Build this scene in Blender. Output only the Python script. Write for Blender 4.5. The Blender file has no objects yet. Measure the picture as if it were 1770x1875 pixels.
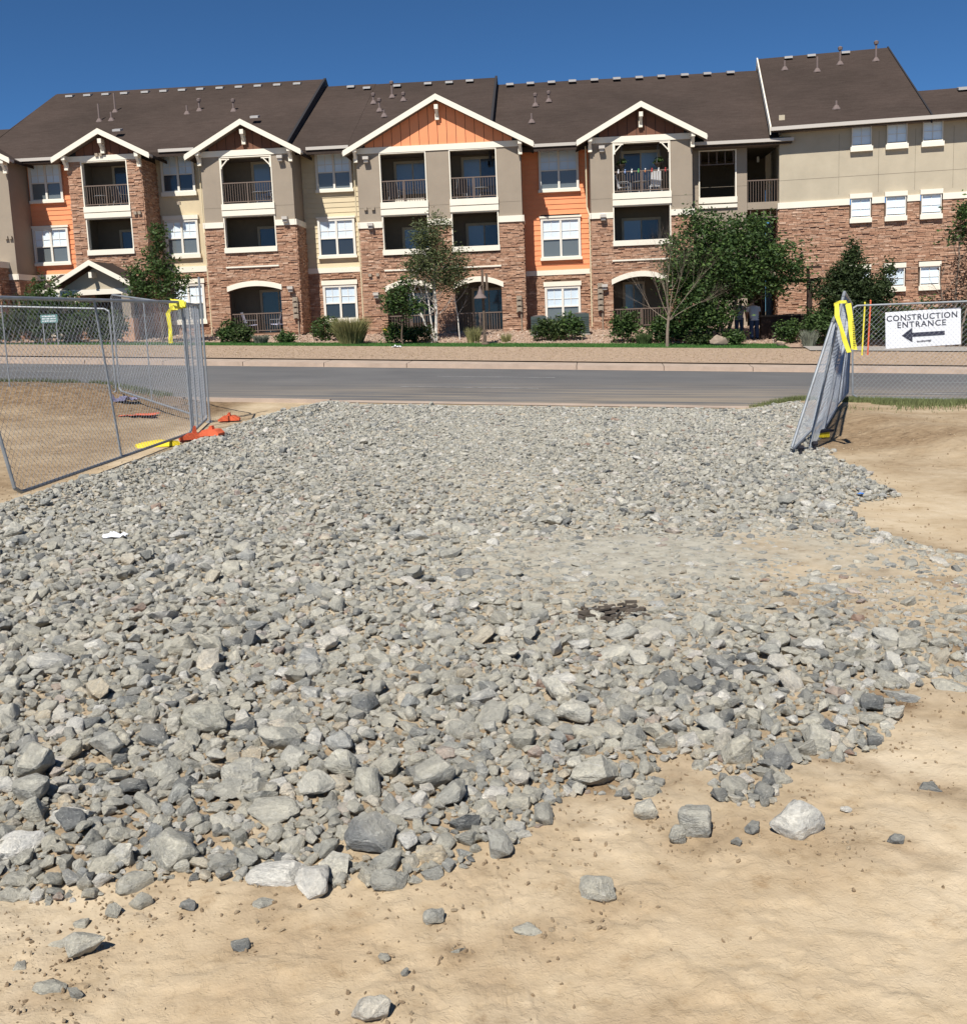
import bpy, bmesh, math, random
import numpy as np
from mathutils import Vector, Matrix, noise as mnoise
random.seed(7); rng = np.random.default_rng(7)
R = math.radians
scene = bpy.context.scene
col = scene.collection

# ------------------------------------------------------------ camera, world, sun
PITCH, ROLL = .1461, .0397
cd = bpy.data.cameras.new('camera'); cam = bpy.data.objects.new('camera', cd); col.objects.link(cam)
cd.sensor_fit = 'HORIZONTAL'; cd.sensor_width = 36; cd.lens = 36*1909/1770
cd.shift_y = -(937.5-870.8)/1770
cd.clip_end = 2000; cd.clip_start = .05
cp, sp = math.cos(PITCH), math.sin(PITCH)
Fv = Vector((0, cp, -sp)); U0 = Vector((0, sp, cp)); R0 = Vector((1, 0, 0))
Rv = R0*math.cos(ROLL)-U0*math.sin(ROLL); Uv = R0*math.sin(ROLL)+U0*math.cos(ROLL)
m = Matrix((Rv, Uv, -Fv)).transposed().to_4x4(); m.translation = (0, 0, 1.6)
cam.matrix_world = m
scene.camera = cam

SUN_AZ, SUN_EL = R(198), R(51)      # clockwise from +Y
w = bpy.data.worlds.new('World'); scene.world = w; w.use_nodes = True
nt = w.node_tree; nt.nodes.clear()
sky = nt.nodes.new('ShaderNodeTexSky'); sky.sky_type = 'NISHITA'; sky.sun_disc = False
sky.sun_elevation = SUN_EL; sky.sun_rotation = SUN_AZ
sky.altitude = 1700; sky.air_density = .55; sky.dust_density = .0; sky.ozone_density = 5.0
bg = nt.nodes.new('ShaderNodeBackground'); bg.inputs[1].default_value = .088
wo = nt.nodes.new('ShaderNodeOutputWorld')
tint = nt.nodes.new('ShaderNodeMix'); tint.data_type = 'RGBA'; tint.blend_type = 'MULTIPLY'; tint.inputs[0].default_value = 1; tint.inputs[7].default_value = (.54, .84, .96, 1)
nt.links.new(sky.outputs[0], tint.inputs[6]); nt.links.new(tint.outputs[2], bg.inputs[0]); nt.links.new(bg.outputs[0], wo.inputs[0])
sd = bpy.data.lights.new('sun', 'SUN'); sd.energy = 4.9; sd.angle = R(.53); sd.color = (1, .955, .88)
sun = bpy.data.objects.new('sun', sd); col.objects.link(sun)
sdir = Vector((math.sin(SUN_AZ)*math.cos(SUN_EL), math.cos(SUN_AZ)*math.cos(SUN_EL), math.sin(SUN_EL)))
sun.rotation_euler = sdir.to_track_quat('Z', 'Y').to_euler(); sun.location = (-20, -20, 40)
vs = scene.view_settings; vs.view_transform = 'Standard'; vs.look = 'None'; vs.gamma = 1; vs.use_curve_mapping = False
vs.exposure = .30
try: scene.cycles.max_bounces = 6; scene.cycles.transparent_max_bounces = 8
except Exception: pass

# ------------------------------------------------------------ helpers
def tag(o, label=None, cat=None, group=None, kind=None):
    if label: o['label'] = label
    if cat: o['category'] = cat
    if group: o['group'] = group
    if kind: o['kind'] = kind
    return o
def link(name, me, mat=None, parent=None, loc=None, rz=0, scale=None):
    o = bpy.data.objects.new(name, me); col.objects.link(o)
    if mat is not None and me is not None and not me.materials: me.materials.append(mat)
    if parent: o.parent = parent
    if loc is not None: o.location = loc
    if rz: o.rotation_euler = (0, 0, rz)
    if scale is not None: o.scale = scale if hasattr(scale, '__len__') else (scale,)*3
    return o
def empty(name, loc=(0, 0, 0), rz=0, label=None, cat=None, group=None, kind=None, scale=None):
    o = bpy.data.objects.new(name, None); col.objects.link(o); o.location = loc; o.rotation_euler = (0, 0, rz)
    o.empty_display_size = .2
    if scale: o.scale = (scale,)*3
    return tag(o, label, cat, group, kind)
class MB:
    def __init__(s): s.v = []; s.f = []
    def add(s, vs, fs):
        b = len(s.v); s.v += [tuple(v) for v in vs]; s.f += [tuple(i+b for i in f) for f in fs]; return s
    def box(s, x0, x1, y0, y1, z0, z1, noback=False):
        v = [(x0,y0,z0),(x1,y0,z0),(x1,y1,z0),(x0,y1,z0),(x0,y0,z1),(x1,y0,z1),(x1,y1,z1),(x0,y1,z1)]
        f = [(0,1,5,4),(1,2,6,5),(3,0,4,7),(0,3,2,1),(4,5,6,7)]
        if not noback: f.append((2,3,7,6))
        return s.add(v, f)
    def obox(s, c, ax, ay, az):          # oriented box: centre and half-axis vectors
        c = Vector(c); ax, ay, az = Vector(ax), Vector(ay), Vector(az)
        v = [c+ax*i+ay*j+az*k for k in (-1, 1) for i, j in ((-1,-1),(1,-1),(1,1),(-1,1))]
        return s.add(v, [(0,1,5,4),(1,2,6,5),(2,3,7,6),(3,0,4,7),(0,3,2,1),(4,5,6,7)])
    def bar(s, p, q, w, h):              # rectangular bar from p to q
        p, q = Vector(p), Vector(q); d = q-p; L = d.length; d.normalize()
        a = d.cross(Vector((0, 0, 1)));  a = Vector((1, 0, 0)) if a.length < 1e-3 else a.normalized()
        return s.obox((p+q)/2, d*L/2, a*w/2, a.cross(d)*h/2)
    def tube(s, p, q, r0, r1=None, n=6, cap=True):
        p, q = Vector(p), Vector(q); r1 = r0 if r1 is None else r1
        d = (q-p).normalized(); a = d.orthogonal().normalized(); b = d.cross(a)
        vs_ = []
        for c, r in ((p, r0), (q, r1)):
            for i in range(n):
                t = 2*math.pi*i/n; vs_.append(c+a*(r*math.cos(t))+b*(r*math.sin(t)))
        f = [(i, (i+1) % n, n+(i+1) % n, n+i) for i in range(n)]
        if cap: f += [tuple(range(n-1, -1, -1)), tuple(range(n, 2*n))]
        return s.add(vs_, f)
    def path(s, pts, r, n=6):
        for i in range(len(pts)-1): s.tube(pts[i], pts[i+1], r, r, n)
        return s
    def prism(s, poly, a, b, plane='xz'):   # polygon in xz extruded along y, or yz along x
        n = len(poly)
        if plane == 'xz': v = [(p[0], a, p[1]) for p in poly]+[(p[0], b, p[1]) for p in poly]
        else: v = [(a, p[0], p[1]) for p in poly]+[(b, p[0], p[1]) for p in poly]
        return s.add(v, [(i, (i+1) % n, n+(i+1) % n, n+i) for i in range(n)]+[tuple(range(n-1, -1, -1)), tuple(range(n, 2*n))])
    def lathe(s, prof, n=16, c=(0, 0)):
        vs_ = [(c[0]+r*math.cos(2*math.pi*i/n), c[1]+r*math.sin(2*math.pi*i/n), z) for r, z in prof for i in range(n)]
        f = [(k*n+i, k*n+(i+1) % n, (k+1)*n+(i+1) % n, (k+1)*n+i) for k in range(len(prof)-1) for i in range(n)]
        f += [tuple(range(n-1, -1, -1)), tuple((len(prof)-1)*n+i for i in range(n))]
        return s.add(vs_, f)
    def mesh(s, name, smooth=False):
        me = bpy.data.meshes.new(name); me.from_pydata(s.v, [], s.f); me.update()
        if len(s.f) < 4000:
            bm = bmesh.new(); bm.from_mesh(me); bmesh.ops.recalc_face_normals(bm, faces=bm.faces); bm.to_mesh(me); bm.free()
        if smooth: me.shade_smooth(); me.set_sharp_from_angle(angle=R(40))
        return me
    def build(s, name, mat, parent=None, loc=None, rz=0, smooth=False, scale=None):
        return link(name, s.mesh(name, smooth), mat, parent, loc, rz, scale)
def npmesh(name, verts, faces):
    me = bpy.data.meshes.new(name)
    verts = np.asarray(verts, np.float32); faces = np.asarray(faces, np.int32); k = faces.shape[1]
    me.vertices.add(len(verts)); me.vertices.foreach_set('co', verts.ravel())
    me.loops.add(faces.size); me.loops.foreach_set('vertex_index', faces.ravel())
    me.polygons.add(len(faces)); me.polygons.foreach_set('loop_start', np.arange(0, faces.size, k, dtype=np.int32))
    me.update(calc_edges=True); return me

# vectorised noise
def _hash(ix, iy, seed):
    h = (ix.astype(np.int64)*374761393+iy.astype(np.int64)*668265263+seed*1442695041) & 0xffffffff
    h = ((h ^ (h >> 13))*1274126177) & 0xffffffff
    return ((h ^ (h >> 16)) & 0xffff)/65535.
def vnoise(x, y, seed=0):
    ix, iy = np.floor(x), np.floor(y); fx, fy = x-ix, y-iy
    fx = fx*fx*fx*(fx*(fx*6-15)+10); fy = fy*fy*fy*(fy*(fy*6-15)+10)
    a = _hash(ix, iy, seed); b = _hash(ix+1, iy, seed); c = _hash(ix, iy+1, seed); d = _hash(ix+1, iy+1, seed)
    return (a*(1-fx)+b*fx)*(1-fy)+(c*(1-fx)+d*fx)*fy
def fbm(x, y, f, o=4, seed=0, g=.5):
    x = np.asarray(x, float); y = np.asarray(y, float); s = 0; a = 1; t = 0
    for i in range(o):
        s = s+a*vnoise(x*f+17.3*i, y*f-9.1*i, seed+i); t += a; a *= g; f *= 2.03
    return s/t-.5
def sm(a, b, x): k = np.clip((np.asarray(x, float)-a)/(b-a), 0, 1); return k*k*(3-2*k)

# ------------------------------------------------------------ materials
def mat(name, color, rough=.85, spec=.3, var=.0, vscale=5, bump=0, bscale=40, metal=0, obj=True, island=0, random_=0, coat=0):
    m_ = bpy.data.materials.new(name); m_.use_nodes = True; n = m_.node_tree; b = n.nodes['Principled BSDF']
    b.inputs['Base Color'].default_value = (*color, 1); b.inputs['Roughness'].default_value = rough
    b.inputs['Specular IOR Level'].default_value = spec; b.inputs['Metallic'].default_value = metal
    if coat: b.inputs['Coat Weight'].default_value = coat; b.inputs['Coat Roughness'].default_value = .03
    tc = n.nodes.new('ShaderNodeTexCoord'); out = tc.outputs['Object' if obj else 'Generated']
    src = None
    if var:
        t = n.nodes.new('ShaderNodeTexNoise'); t.inputs['Scale'].default_value = vscale; t.inputs['Detail'].default_value = 6; t.inputs['Roughness'].default_value = .65
        n.links.new(out, t.inputs['Vector'])
        mr = n.nodes.new('ShaderNodeMapRange'); mr.inputs[1].default_value = .3; mr.inputs[2].default_value = .7; mr.inputs[3].default_value = 1-var; mr.inputs[4].default_value = 1+var
        n.links.new(t.outputs[0], mr.inputs[0]); src = mr.outputs[0]
    for amt, kind in ((island, 'i'), (random_, 'o')):
        if amt:
            if kind == 'i': g = n.nodes.new('ShaderNodeNewGeometry'); o_ = g.outputs['Random Per Island']
            else: g = n.nodes.new('ShaderNodeObjectInfo'); o_ = g.outputs['Random']
            mr = n.nodes.new('ShaderNodeMapRange'); mr.inputs[3].default_value = 1-amt; mr.inputs[4].default_value = 1+amt
            n.links.new(o_, mr.inputs[0])
            if src:
                mu = n.nodes.new('ShaderNodeMath'); mu.operation = 'MULTIPLY'; n.links.new(src, mu.inputs[0]); n.links.new(mr.outputs[0], mu.inputs[1]); src = mu.outputs[0]
            else: src = mr.outputs[0]
    if src:
        vm = n.nodes.new('ShaderNodeVectorMath'); vm.operation = 'SCALE'; vm.inputs[0].default_value = color
        n.links.new(src, vm.inputs['Scale']); n.links.new(vm.outputs[0], b.inputs['Base Color'])
    if bump:
        t = n.nodes.new('ShaderNodeTexNoise'); t.inputs['Scale'].default_value = bscale; t.inputs['Detail'].default_value = 5
        n.links.new(out, t.inputs['Vector']); bp = n.nodes.new('ShaderNodeBump'); bp.inputs['Strength'].default_value = bump; bp.inputs['Distance'].default_value = .02
        n.links.new(t.outputs[0], bp.inputs['Height']); n.links.new(bp.outputs[0], b.inputs['Normal'])
    return m_
def ramp(n, stops, inp, interp='LINEAR'):
    r = n.nodes.new('ShaderNodeValToRGB'); r.color_ramp.interpolation = interp; e = r.color_ramp.elements
    e[0].position = stops[0][0]; e[0].color = (*stops[0][1], 1); e[1].position = stops[-1][0]; e[1].color = (*stops[-1][1], 1)
    for p, c in stops[1:-1]: q = e.new(p); q.color = (*c, 1)
    n.links.new(inp, r.inputs[0]); return r.outputs[0]
def noise_node(n, vec, scale, detail=5, rough=.6, dist=0):
    t = n.nodes.new('ShaderNodeTexNoise'); t.inputs['Scale'].default_value = scale; t.inputs['Detail'].default_value = detail
    t.inputs['Roughness'].default_value = rough; t.inputs['Distortion'].default_value = dist
    if vec is not None: n.links.new(vec, t.inputs['Vector'])
    return t.outputs[0]
def mixc(n, f, a, b, mode='MIX'):
    x = n.nodes.new('ShaderNodeMix'); x.data_type = 'RGBA'; x.blend_type = mode
    for s_, i in ((f, 0), (a, 6), (b, 7)):
        if hasattr(s_, 'links'): n.links.new(s_, x.inputs[i])
        else: x.inputs[i].default_value = s_ if i == 0 else (*s_, 1)
    return x.outputs[2]
def maprange(n, inp, a, b, c=0, d=1):
    x = n.nodes.new('ShaderNodeMapRange'); x.inputs[1].default_value = a; x.inputs[2].default_value = b; x.inputs[3].default_value = c; x.inputs[4].default_value = d
    n.links.new(inp, x.inputs[0]); return x.outputs[0]
def bumpn(n, b, h, strength=.5, dist=.02):
    x = n.nodes.new('ShaderNodeBump'); x.inputs['Strength'].default_value = strength; x.inputs['Distance'].default_value = dist
    n.links.new(h, x.inputs['Height']); n.links.new(x.outputs[0], b.inputs['Normal'])
def newmat(name, rough=.9, spec=.25):
    m_ = bpy.data.materials.new(name); m_.use_nodes = True; n = m_.node_tree; b = n.nodes['Principled BSDF']
    b.inputs['Roughness'].default_value = rough; b.inputs['Specular IOR Level'].default_value = spec
    tc = n.nodes.new('ShaderNodeTexCoord'); return m_, n, b, tc.outputs['Object']

def mk_dirt():
    m_, n, b, o = newmat('dirt', .95, .15)
    a = noise_node(n, o, .9, 6, .65); c = noise_node(n, o, 9, 7, .7); d = noise_node(n, o, 90, 4, .6)
    c1 = ramp(n, [(.28, (.34, .245, .15)), (.40, (.44, .335, .213)), (.5, (.50, .395, .262)), (.6, (.56, .455, .315)), (.75, (.63, .53, .385))], a)
    c2 = ramp(n, [(.28, (.66, .58, .50)), (.42, (.95, .94, .92)), (.5, (1, 1, 1)), (.8, (1.08, 1.09, 1.12))], c)
    x = mixc(n, .8, c1, c2, 'MULTIPLY')
    at = n.nodes.new('ShaderNodeAttribute'); at.attribute_name = 'dust'
    g = ramp(n, [(.28, (.20, .175, .14)), (.42, (.34, .315, .255)), (.55, (.42, .395, .325)), (.75, (.52, .49, .41))], c)
    x = mixc(n, at.outputs['Fac'], x, g)
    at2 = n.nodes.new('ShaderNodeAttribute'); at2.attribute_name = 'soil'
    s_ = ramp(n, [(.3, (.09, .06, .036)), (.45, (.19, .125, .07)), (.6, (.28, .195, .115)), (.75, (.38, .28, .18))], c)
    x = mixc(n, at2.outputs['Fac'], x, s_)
    n.links.new(x, b.inputs['Base Color'])
    h = n.nodes.new('ShaderNodeMath'); h.operation = 'ADD'; n.links.new(c, h.inputs[0]); n.links.new(maprange(n, d, 0, 1, 0, .35), h.inputs[1])
    ch = noise_node(n, o, 17, 5, .62, .4); h2 = n.nodes.new('ShaderNodeMath'); h2.operation = 'ADD'; n.links.new(h.outputs[0], h2.inputs[0]); n.links.new(maprange(n, ch, .52, .56, 0, .38), h2.inputs[1])
    h3 = n.nodes.new('ShaderNodeMath'); h3.operation = 'ADD'; n.links.new(h2.outputs[0], h3.inputs[0]); n.links.new(maprange(n, noise_node(n, o, 31, 4, .6, .8), .57, .60, 0, .22), h3.inputs[1])
    bumpn(n, b, h3.outputs[0], .34, .02); return m_
def mk_rock(name, stops, dust=(.47, .385, .27), dustamt=.55):
    m_, n, b, o = newmat(name, .88, .3)
    oi = n.nodes.new('ShaderNodeObjectInfo')
    base = ramp(n, stops, oi.outputs['Random'], 'LINEAR')
    va = n.nodes.new('ShaderNodeVectorMath'); va.operation = 'ADD'; n.links.new(o, va.inputs[0])
    sc = n.nodes.new('ShaderNodeVectorMath'); sc.operation = 'SCALE'; sc.inputs[0].default_value = (37, 51, 23); n.links.new(oi.outputs['Random'], sc.inputs['Scale'])
    n.links.new(sc.outputs[0], va.inputs[1]); o = va.outputs[0]
    mp = n.nodes.new('ShaderNodeMapping'); mp.inputs['Scale'].default_value = (1, 1, 3.2); mp.inputs['Rotation'].default_value = (.5, .3, 0); n.links.new(o, mp.inputs[0])
    v1 = noise_node(n, mp.outputs[0], 2.2, 7, .72, .6); v2 = noise_node(n, o, 14, 6, .7); v3 = noise_node(n, mp.outputs[0], 5, 4, .6, 1.2)
    k = ramp(n, [(.26, (.42, .44, .47)), (.40, (.82, .83, .85)), (.55, (1.05, 1.04, 1.02)), (.70, (1.6, 1.57, 1.5))], v1)
    x = mixc(n, 1., base, k, 'MULTIPLY')
    k2 = ramp(n, [(.3, (.6, .6, .6)), (.55, (1.05, 1.05, 1.05)), (.75, (1.3, 1.3, 1.28))], v2)
    x = mixc(n, .85, x, k2, 'MULTIPLY')
    vein = ramp(n, [(.60, (0, 0, 0)), (.66, (.7, .7, .7)), (.72, (0, 0, 0))], v3)
    x = mixc(n, vein, x, (.55, .54, .5))
    g = n.nodes.new('ShaderNodeNewGeometry'); sx = n.nodes.new('ShaderNodeSeparateXYZ'); n.links.new(g.outputs['Normal'], sx.inputs[0])
    pw = noise_node(n, g.outputs['Position'], 3.1, 4, .6)
    up = maprange(n, sx.outputs[2], .1, .95, 0, 1); q = maprange(n, pw, .38, .66, .15, 1)
    mu = n.nodes.new('ShaderNodeMath'); mu.operation = 'MULTIPLY'; n.links.new(up, mu.inputs[0]); n.links.new(q, mu.inputs[1])
    mu2 = n.nodes.new('ShaderNodeMath'); mu2.operation = 'MULTIPLY'; n.links.new(mu.outputs[0], mu2.inputs[0]); mu2.inputs[1].default_value = dustamt
    x = mixc(n, mu2.outputs[0], x, dust)
    n.links.new(x, b.inputs['Base Color'])
    h = n.nodes.new('ShaderNodeMath'); h.operation = 'ADD'; n.links.new(v2, h.inputs[0]); n.links.new(v1, h.inputs[1])
    bumpn(n, b, h.outputs[0], .65, .03); return m_
GREY = [(0, (0.129, 0.137, 0.139)), (.08, (0.207, 0.214, 0.213)), (.14, (0.380, 0.370, 0.321)), (.26, (0.450, 0.431, 0.365)), (.36, (0.286, 0.289, 0.270)), (.46, (0.432, 0.409, 0.339)), (.56, (0.536, 0.517, 0.451)), (.66, (0.363, 0.353, 0.300)), (.74, (0.311, 0.320, 0.309)), (.80, (0.605, 0.586, 0.539)), (.87, (0.476, 0.405, 0.296)), (.92, (0.397, 0.397, 0.365)), (.97, (0.673, 0.655, 0.609)), (1, (0.259, 0.155, 0.113))]
M = {}
M['dirt'] = mk_dirt()
M['rock'] = mk_rock('rock_grey', GREY, dust=(.48, .45, .365), dustamt=.55)
M['clod'] = mk_rock('dirt_clod', [(0, (.33, .235, .145)), (.6, (.43, .32, .205)), (1, (.55, .45, .31))], dust=(.45, .33, .2), dustamt=.4)
M['pebble'] = mk_rock('mulch_stone', [(0, (.42, .30, .22)), (.4, (.50, .38, .28)), (.7, (.36, .24, .18)), (1, (.6, .5, .42))], dustamt=.2)
def mk_asphalt():
    m_, n, b, o = newmat('asphalt', .9, .25)
    a = noise_node(n, o, .35, 5, .6); c = noise_node(n, o, 60, 4, .7)
    x = ramp(n, [(.3, (.11, .11, .112)), (.7, (.155, .153, .152))], a)
    x = mixc(n, .6, x, ramp(n, [(.3, (.75, .75, .75)), (.7, (1.25, 1.25, 1.25))], c), 'MULTIPLY')
    # tan dust tracked out of the site entrance, in long streaks
    mp = n.nodes.new('ShaderNodeMapping'); mp.inputs['Scale'].default_value = (.14, 1.5, 1); mp.inputs['Rotation'].default_value = (0, 0, .10); n.links.new(o, mp.inputs[0])
    st = noise_node(n, mp.outputs[0], 1.6, 5, .6, .35)
    sx = n.nodes.new('ShaderNodeSeparateXYZ'); n.links.new(o, sx.inputs[0])
    near = maprange(n, sx.outputs[1], 20.5, 29.5, 1, 0); lf = maprange(n, sx.outputs[0], -9, -2, 0, 1)
    mu = n.nodes.new('ShaderNodeMath'); mu.operation = 'MULTIPLY'; n.links.new(near, mu.inputs[0]); n.links.new(lf, mu.inputs[1])
    mu2 = n.nodes.new('ShaderNodeMath'); mu2.operation = 'MULTIPLY'; n.links.new(mu.outputs[0], mu2.inputs[0]); n.links.new(maprange(n, st, .42, .62, 0, 1), mu2.inputs[1])
    x = mixc(n, mu2.outputs[0], x, (.33, .27, .2))
    n.links.new(x, b.inputs['Base Color']); bumpn(n, b, c, .3, .01); return m_
M['asphalt'] = mk_asphalt()
M['paint'] = mat('road_paint', (.36, .36, .355), .85, var=.5, vscale=5)
M['kerb'] = mat('kerb_concrete', (.41, .325, .26), .9, var=.14, vscale=2, bump=.3, bscale=60)
M['pan'] = mat('gutter_concrete', (.42, .33, .26), .9, var=.18, vscale=1.3, bump=.3, bscale=60)
M['verge'] = mat('gravel_verge', (.36, .265, .19), .95, var=.28, vscale=7, bump=.8, bscale=18)
M['bed'] = mat('planting_mulch', (.37, .26, .195), .95, var=.3, vscale=5, bump=.8, bscale=15)
M['walk'] = mat('sidewalk_concrete', (.33, .30, .27), .9, var=.1, vscale=2)
M['lawn'] = mat('lawn_soil', (.035, .075, .022), .95, var=.3, vscale=3)
M['blade'] = mat('grass_blade', (.06, .15, .03), .8, island=.45)
M['dryblade'] = mat('verge_grass', (.13, .15, .06), .85, island=.5)
M['ornablade'] = mat('ornamental_grass', (.22, .21, .085), .85, island=.4)
M['tuft'] = mat('green_tuft', (.07, .11, .035), .85, island=.4)
M['greytuft'] = mat('grey_green_tuft', (.19, .2, .15), .85, island=.4)
M['taupe'] = mat('stucco_taupe', (.315, .26, .20), .93, var=.07, vscale=1.1, bump=.25, bscale=45)
M['beige'] = mat('stucco_beige', (.455, .395, .295), .93, var=.09, vscale=.9, bump=.25, bscale=45)
M['cream_stucco'] = mat('stucco_cream', (.60, .50, .335), .93, var=.08, vscale=1.1, bump=.25, bscale=45)
M['siding'] = mat('siding_cream', (.62, .52, .345), .8, var=.04, vscale=2, random_=.04)
M['orange'] = mat('siding_orange', (.80, .30, .14), .75, var=.04, vscale=2, random_=.04)
M['brownboard'] = mat('gable_brown', (.165, .075, .045), .8, var=.06, random_=.06)
M['trim'] = mat('trim_cream', (.80, .74, .62), .7, var=.03, vscale=2)
M['frame'] = mat('window_frame', (.72, .69, .62), .6)
def mk_roof():
    m_, n, b, o = newmat('roof_shingles', .95, .05)
    mp = n.nodes.new('ShaderNodeMapping'); mp.inputs['Scale'].default_value = (1.2, 7, 7); n.links.new(o, mp.inputs[0])
    a = noise_node(n, mp.outputs[0], 1.3, 6, .7); c = noise_node(n, o, .22, 4, .6); d = noise_node(n, o, 16, 3, .6)
    x = mixc(n, 1, ramp(n, [(.3, (.050, .037, .031)), (.5, (.062, .047, .040)), (.7, (.074, .057, .048))], a), ramp(n, [(.35, (.86, .86, .86)), (.65, (1.12, 1.1, 1.1))], c), 'MULTIPLY')
    x = mixc(n, 1, x, ramp(n, [(.3, (.85, .85, .85)), (.7, (1.15, 1.15, 1.15))], d), 'MULTIPLY')
    n.links.new(x, b.inputs['Base Color']); bumpn(n, b, a, .4, .03); return m_
M['roof'] = mk_roof()
M['shade_and_backing'] = mat('shade_and_backing', (.03, .028, .03), .8)  # near black: backing behind boards, and shade put into the roof ends' colour
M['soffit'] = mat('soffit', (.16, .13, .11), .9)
M['rail'] = mat('railing_brown', (.155, .112, .088), .6, spec=.4)
M['ventm'] = mat('roof_vent_metal', (.42, .40, .38), .5, spec=.5, metal=.3)
M['pipe'] = mat('vent_pipe', (.17, .13, .12), .7)
M['gutter'] = mat('gutter_metal', (.50, .46, .41), .55, spec=.5)
M['dark'] = mat('dark_interior', (.018, .016, .015), .9)
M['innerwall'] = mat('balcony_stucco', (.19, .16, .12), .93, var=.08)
M['stone_back'] = mat('stone_mortar', (.12, .075, .05), .95)
def mk_stone():
    m_, n, b, o = newmat('ledgestone', .92, .2)
    g = n.nodes.new('ShaderNodeNewGeometry')
    base = ramp(n, [(0, (.36, .20, .13)), (.25, (.43, .25, .165)), (.5, (.50, .31, .21)), (.72, (.41, .24, .16)), (.88, (.58, .40, .29)), (1, (.32, .19, .13))], g.outputs['Random Per Island'])
    v = noise_node(n, o, 6, 6, .7)
    x = mixc(n, 1., base, ramp(n, [(.3, (.72, .7, .68)), (.7, (1.25, 1.25, 1.25))], v), 'MULTIPLY')
    n.links.new(x, b.inputs['Base Color']); bumpn(n, b, v, .5, .03); return m_
M['stone'] = mk_stone()
def mk_glass(name, base, rough=.06):
    m_, n, b, o = newmat(name, .35, .5)
    b.inputs['Coat Weight'].default_value = .9; b.inputs['Coat Roughness'].default_value = rough
    mp = n.nodes.new('ShaderNodeSeparateXYZ'); n.links.new(o, mp.inputs[0])
    w_ = n.nodes.new('ShaderNodeMath'); w_.operation = 'SINE'; s_ = n.nodes.new('ShaderNodeMath'); s_.operation = 'MULTIPLY'; s_.inputs[1].default_value = 120
    n.links.new(mp.outputs[2], s_.inputs[0]); n.links.new(s_.outputs[0], w_.inputs[0])
    x = mixc(n, maprange(n, w_.outputs[0], -1, 1), tuple(c*.9 for c in base), tuple(min(1, c*1.08) for c in base))
    n.links.new(x, b.inputs['Base Color']); return m_
M['blindglass'] = mk_glass('glass_over_blinds', (.74, .85, .93))
M['blindglass_b'] = mk_glass('glass_over_grey_blinds', (.60, .70, .78)); M['blindglass_c'] = mk_glass('glass_over_drawn_blinds', (.70, .78, .84), .12)
M['screenglass'] = mk_glass('glass_screen', (.125, .145, .15))
M['darkglass'] = mk_glass('glass_dark', (.02, .026, .034))
M['blueglass'] = mk_glass('glass_door_blinds', (.20, .27, .34))
M['galv'] = mat('galvanised_steel', (.27, .29, .31), .55, spec=.5, metal=.35, var=.2, vscale=6)
M['wire'] = mat('chain_link_wire', (.40, .43, .47), .5, spec=.6, metal=.15)
M['yellow'] = mat('caution_yellow', (.76, .68, .06), .6, var=.08, vscale=8)
M['yellowblock'] = mat('yellow_plastic', (.78, .60, .03), .6, var=.1, vscale=8)
M['orangeplastic'] = mat('orange_plastic', (.66, .13, .055), .75, var=.25, vscale=6)
M['black'] = mat('black_ink', (.018, .018, .025), .7)
M['sign'] = mat('sign_white', (.80, .82, .86), .5, var=.02)
M['ink'] = mat('sign_ink', (.03, .032, .055), .7)
M['acgreen'] = mat('condenser_green', (.055, .075, .07), .6, spec=.4)
M['bark'] = mat('bark', (.13, .095, .07), .95, var=.3, vscale=9, bump=.6)
M['birchbark'] = mat('birch_bark', (.62, .58, .52), .85, var=.35, vscale=7)
M['greybark'] = mat('bare_bark', (.22, .175, .135), .9, var=.2, vscale=9)
def mk_leaf(name, c, var=.45, yellow=.0):
    m_, n, b, o = newmat(name, .6, .3)
    g = n.nodes.new('ShaderNodeNewGeometry')
    x = ramp(n, [(0, tuple(v*(1-var) for v in c)), (.6, c), (1, (c[0]*(1+var)+yellow, c[1]*(1+var*.8)+yellow*.8, c[2]*(1+var*.5)))], g.outputs['Random Per Island'])
    n.links.new(x, b.inputs['Base Color'])
    tr = n.nodes.new('ShaderNodeBsdfTranslucent'); n.links.new(x, tr.inputs[0]); mx = n.nodes.new('ShaderNodeMixShader'); mx.inputs[0].default_value = .28
    out = n.nodes['Material Output']; n.links.new(b.outputs[0], mx.inputs[1]); n.links.new(tr.outputs[0], mx.inputs[2]); n.links.new(mx.outputs[0], out.inputs[0]); return m_
M['leaf_dark'] = mk_leaf('leaf_dark', (.062, .115, .034), .6, .015)
M['leaf_mid'] = mk_leaf('leaf_mid', (.07, .12, .035))
M['leaf_birch'] = mk_leaf('leaf_birch', (.10, .125, .055), .4, .02)
M['leaf_juniper'] = mk_leaf('leaf_juniper', (.045, .07, .025))
M['leaf_hedge'] = mk_leaf('leaf_hedge', (.058, .092, .03), .45, .02)
M['leaf_red'] = mk_leaf('leaf_red', (.085, .05, .035), .4)

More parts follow.
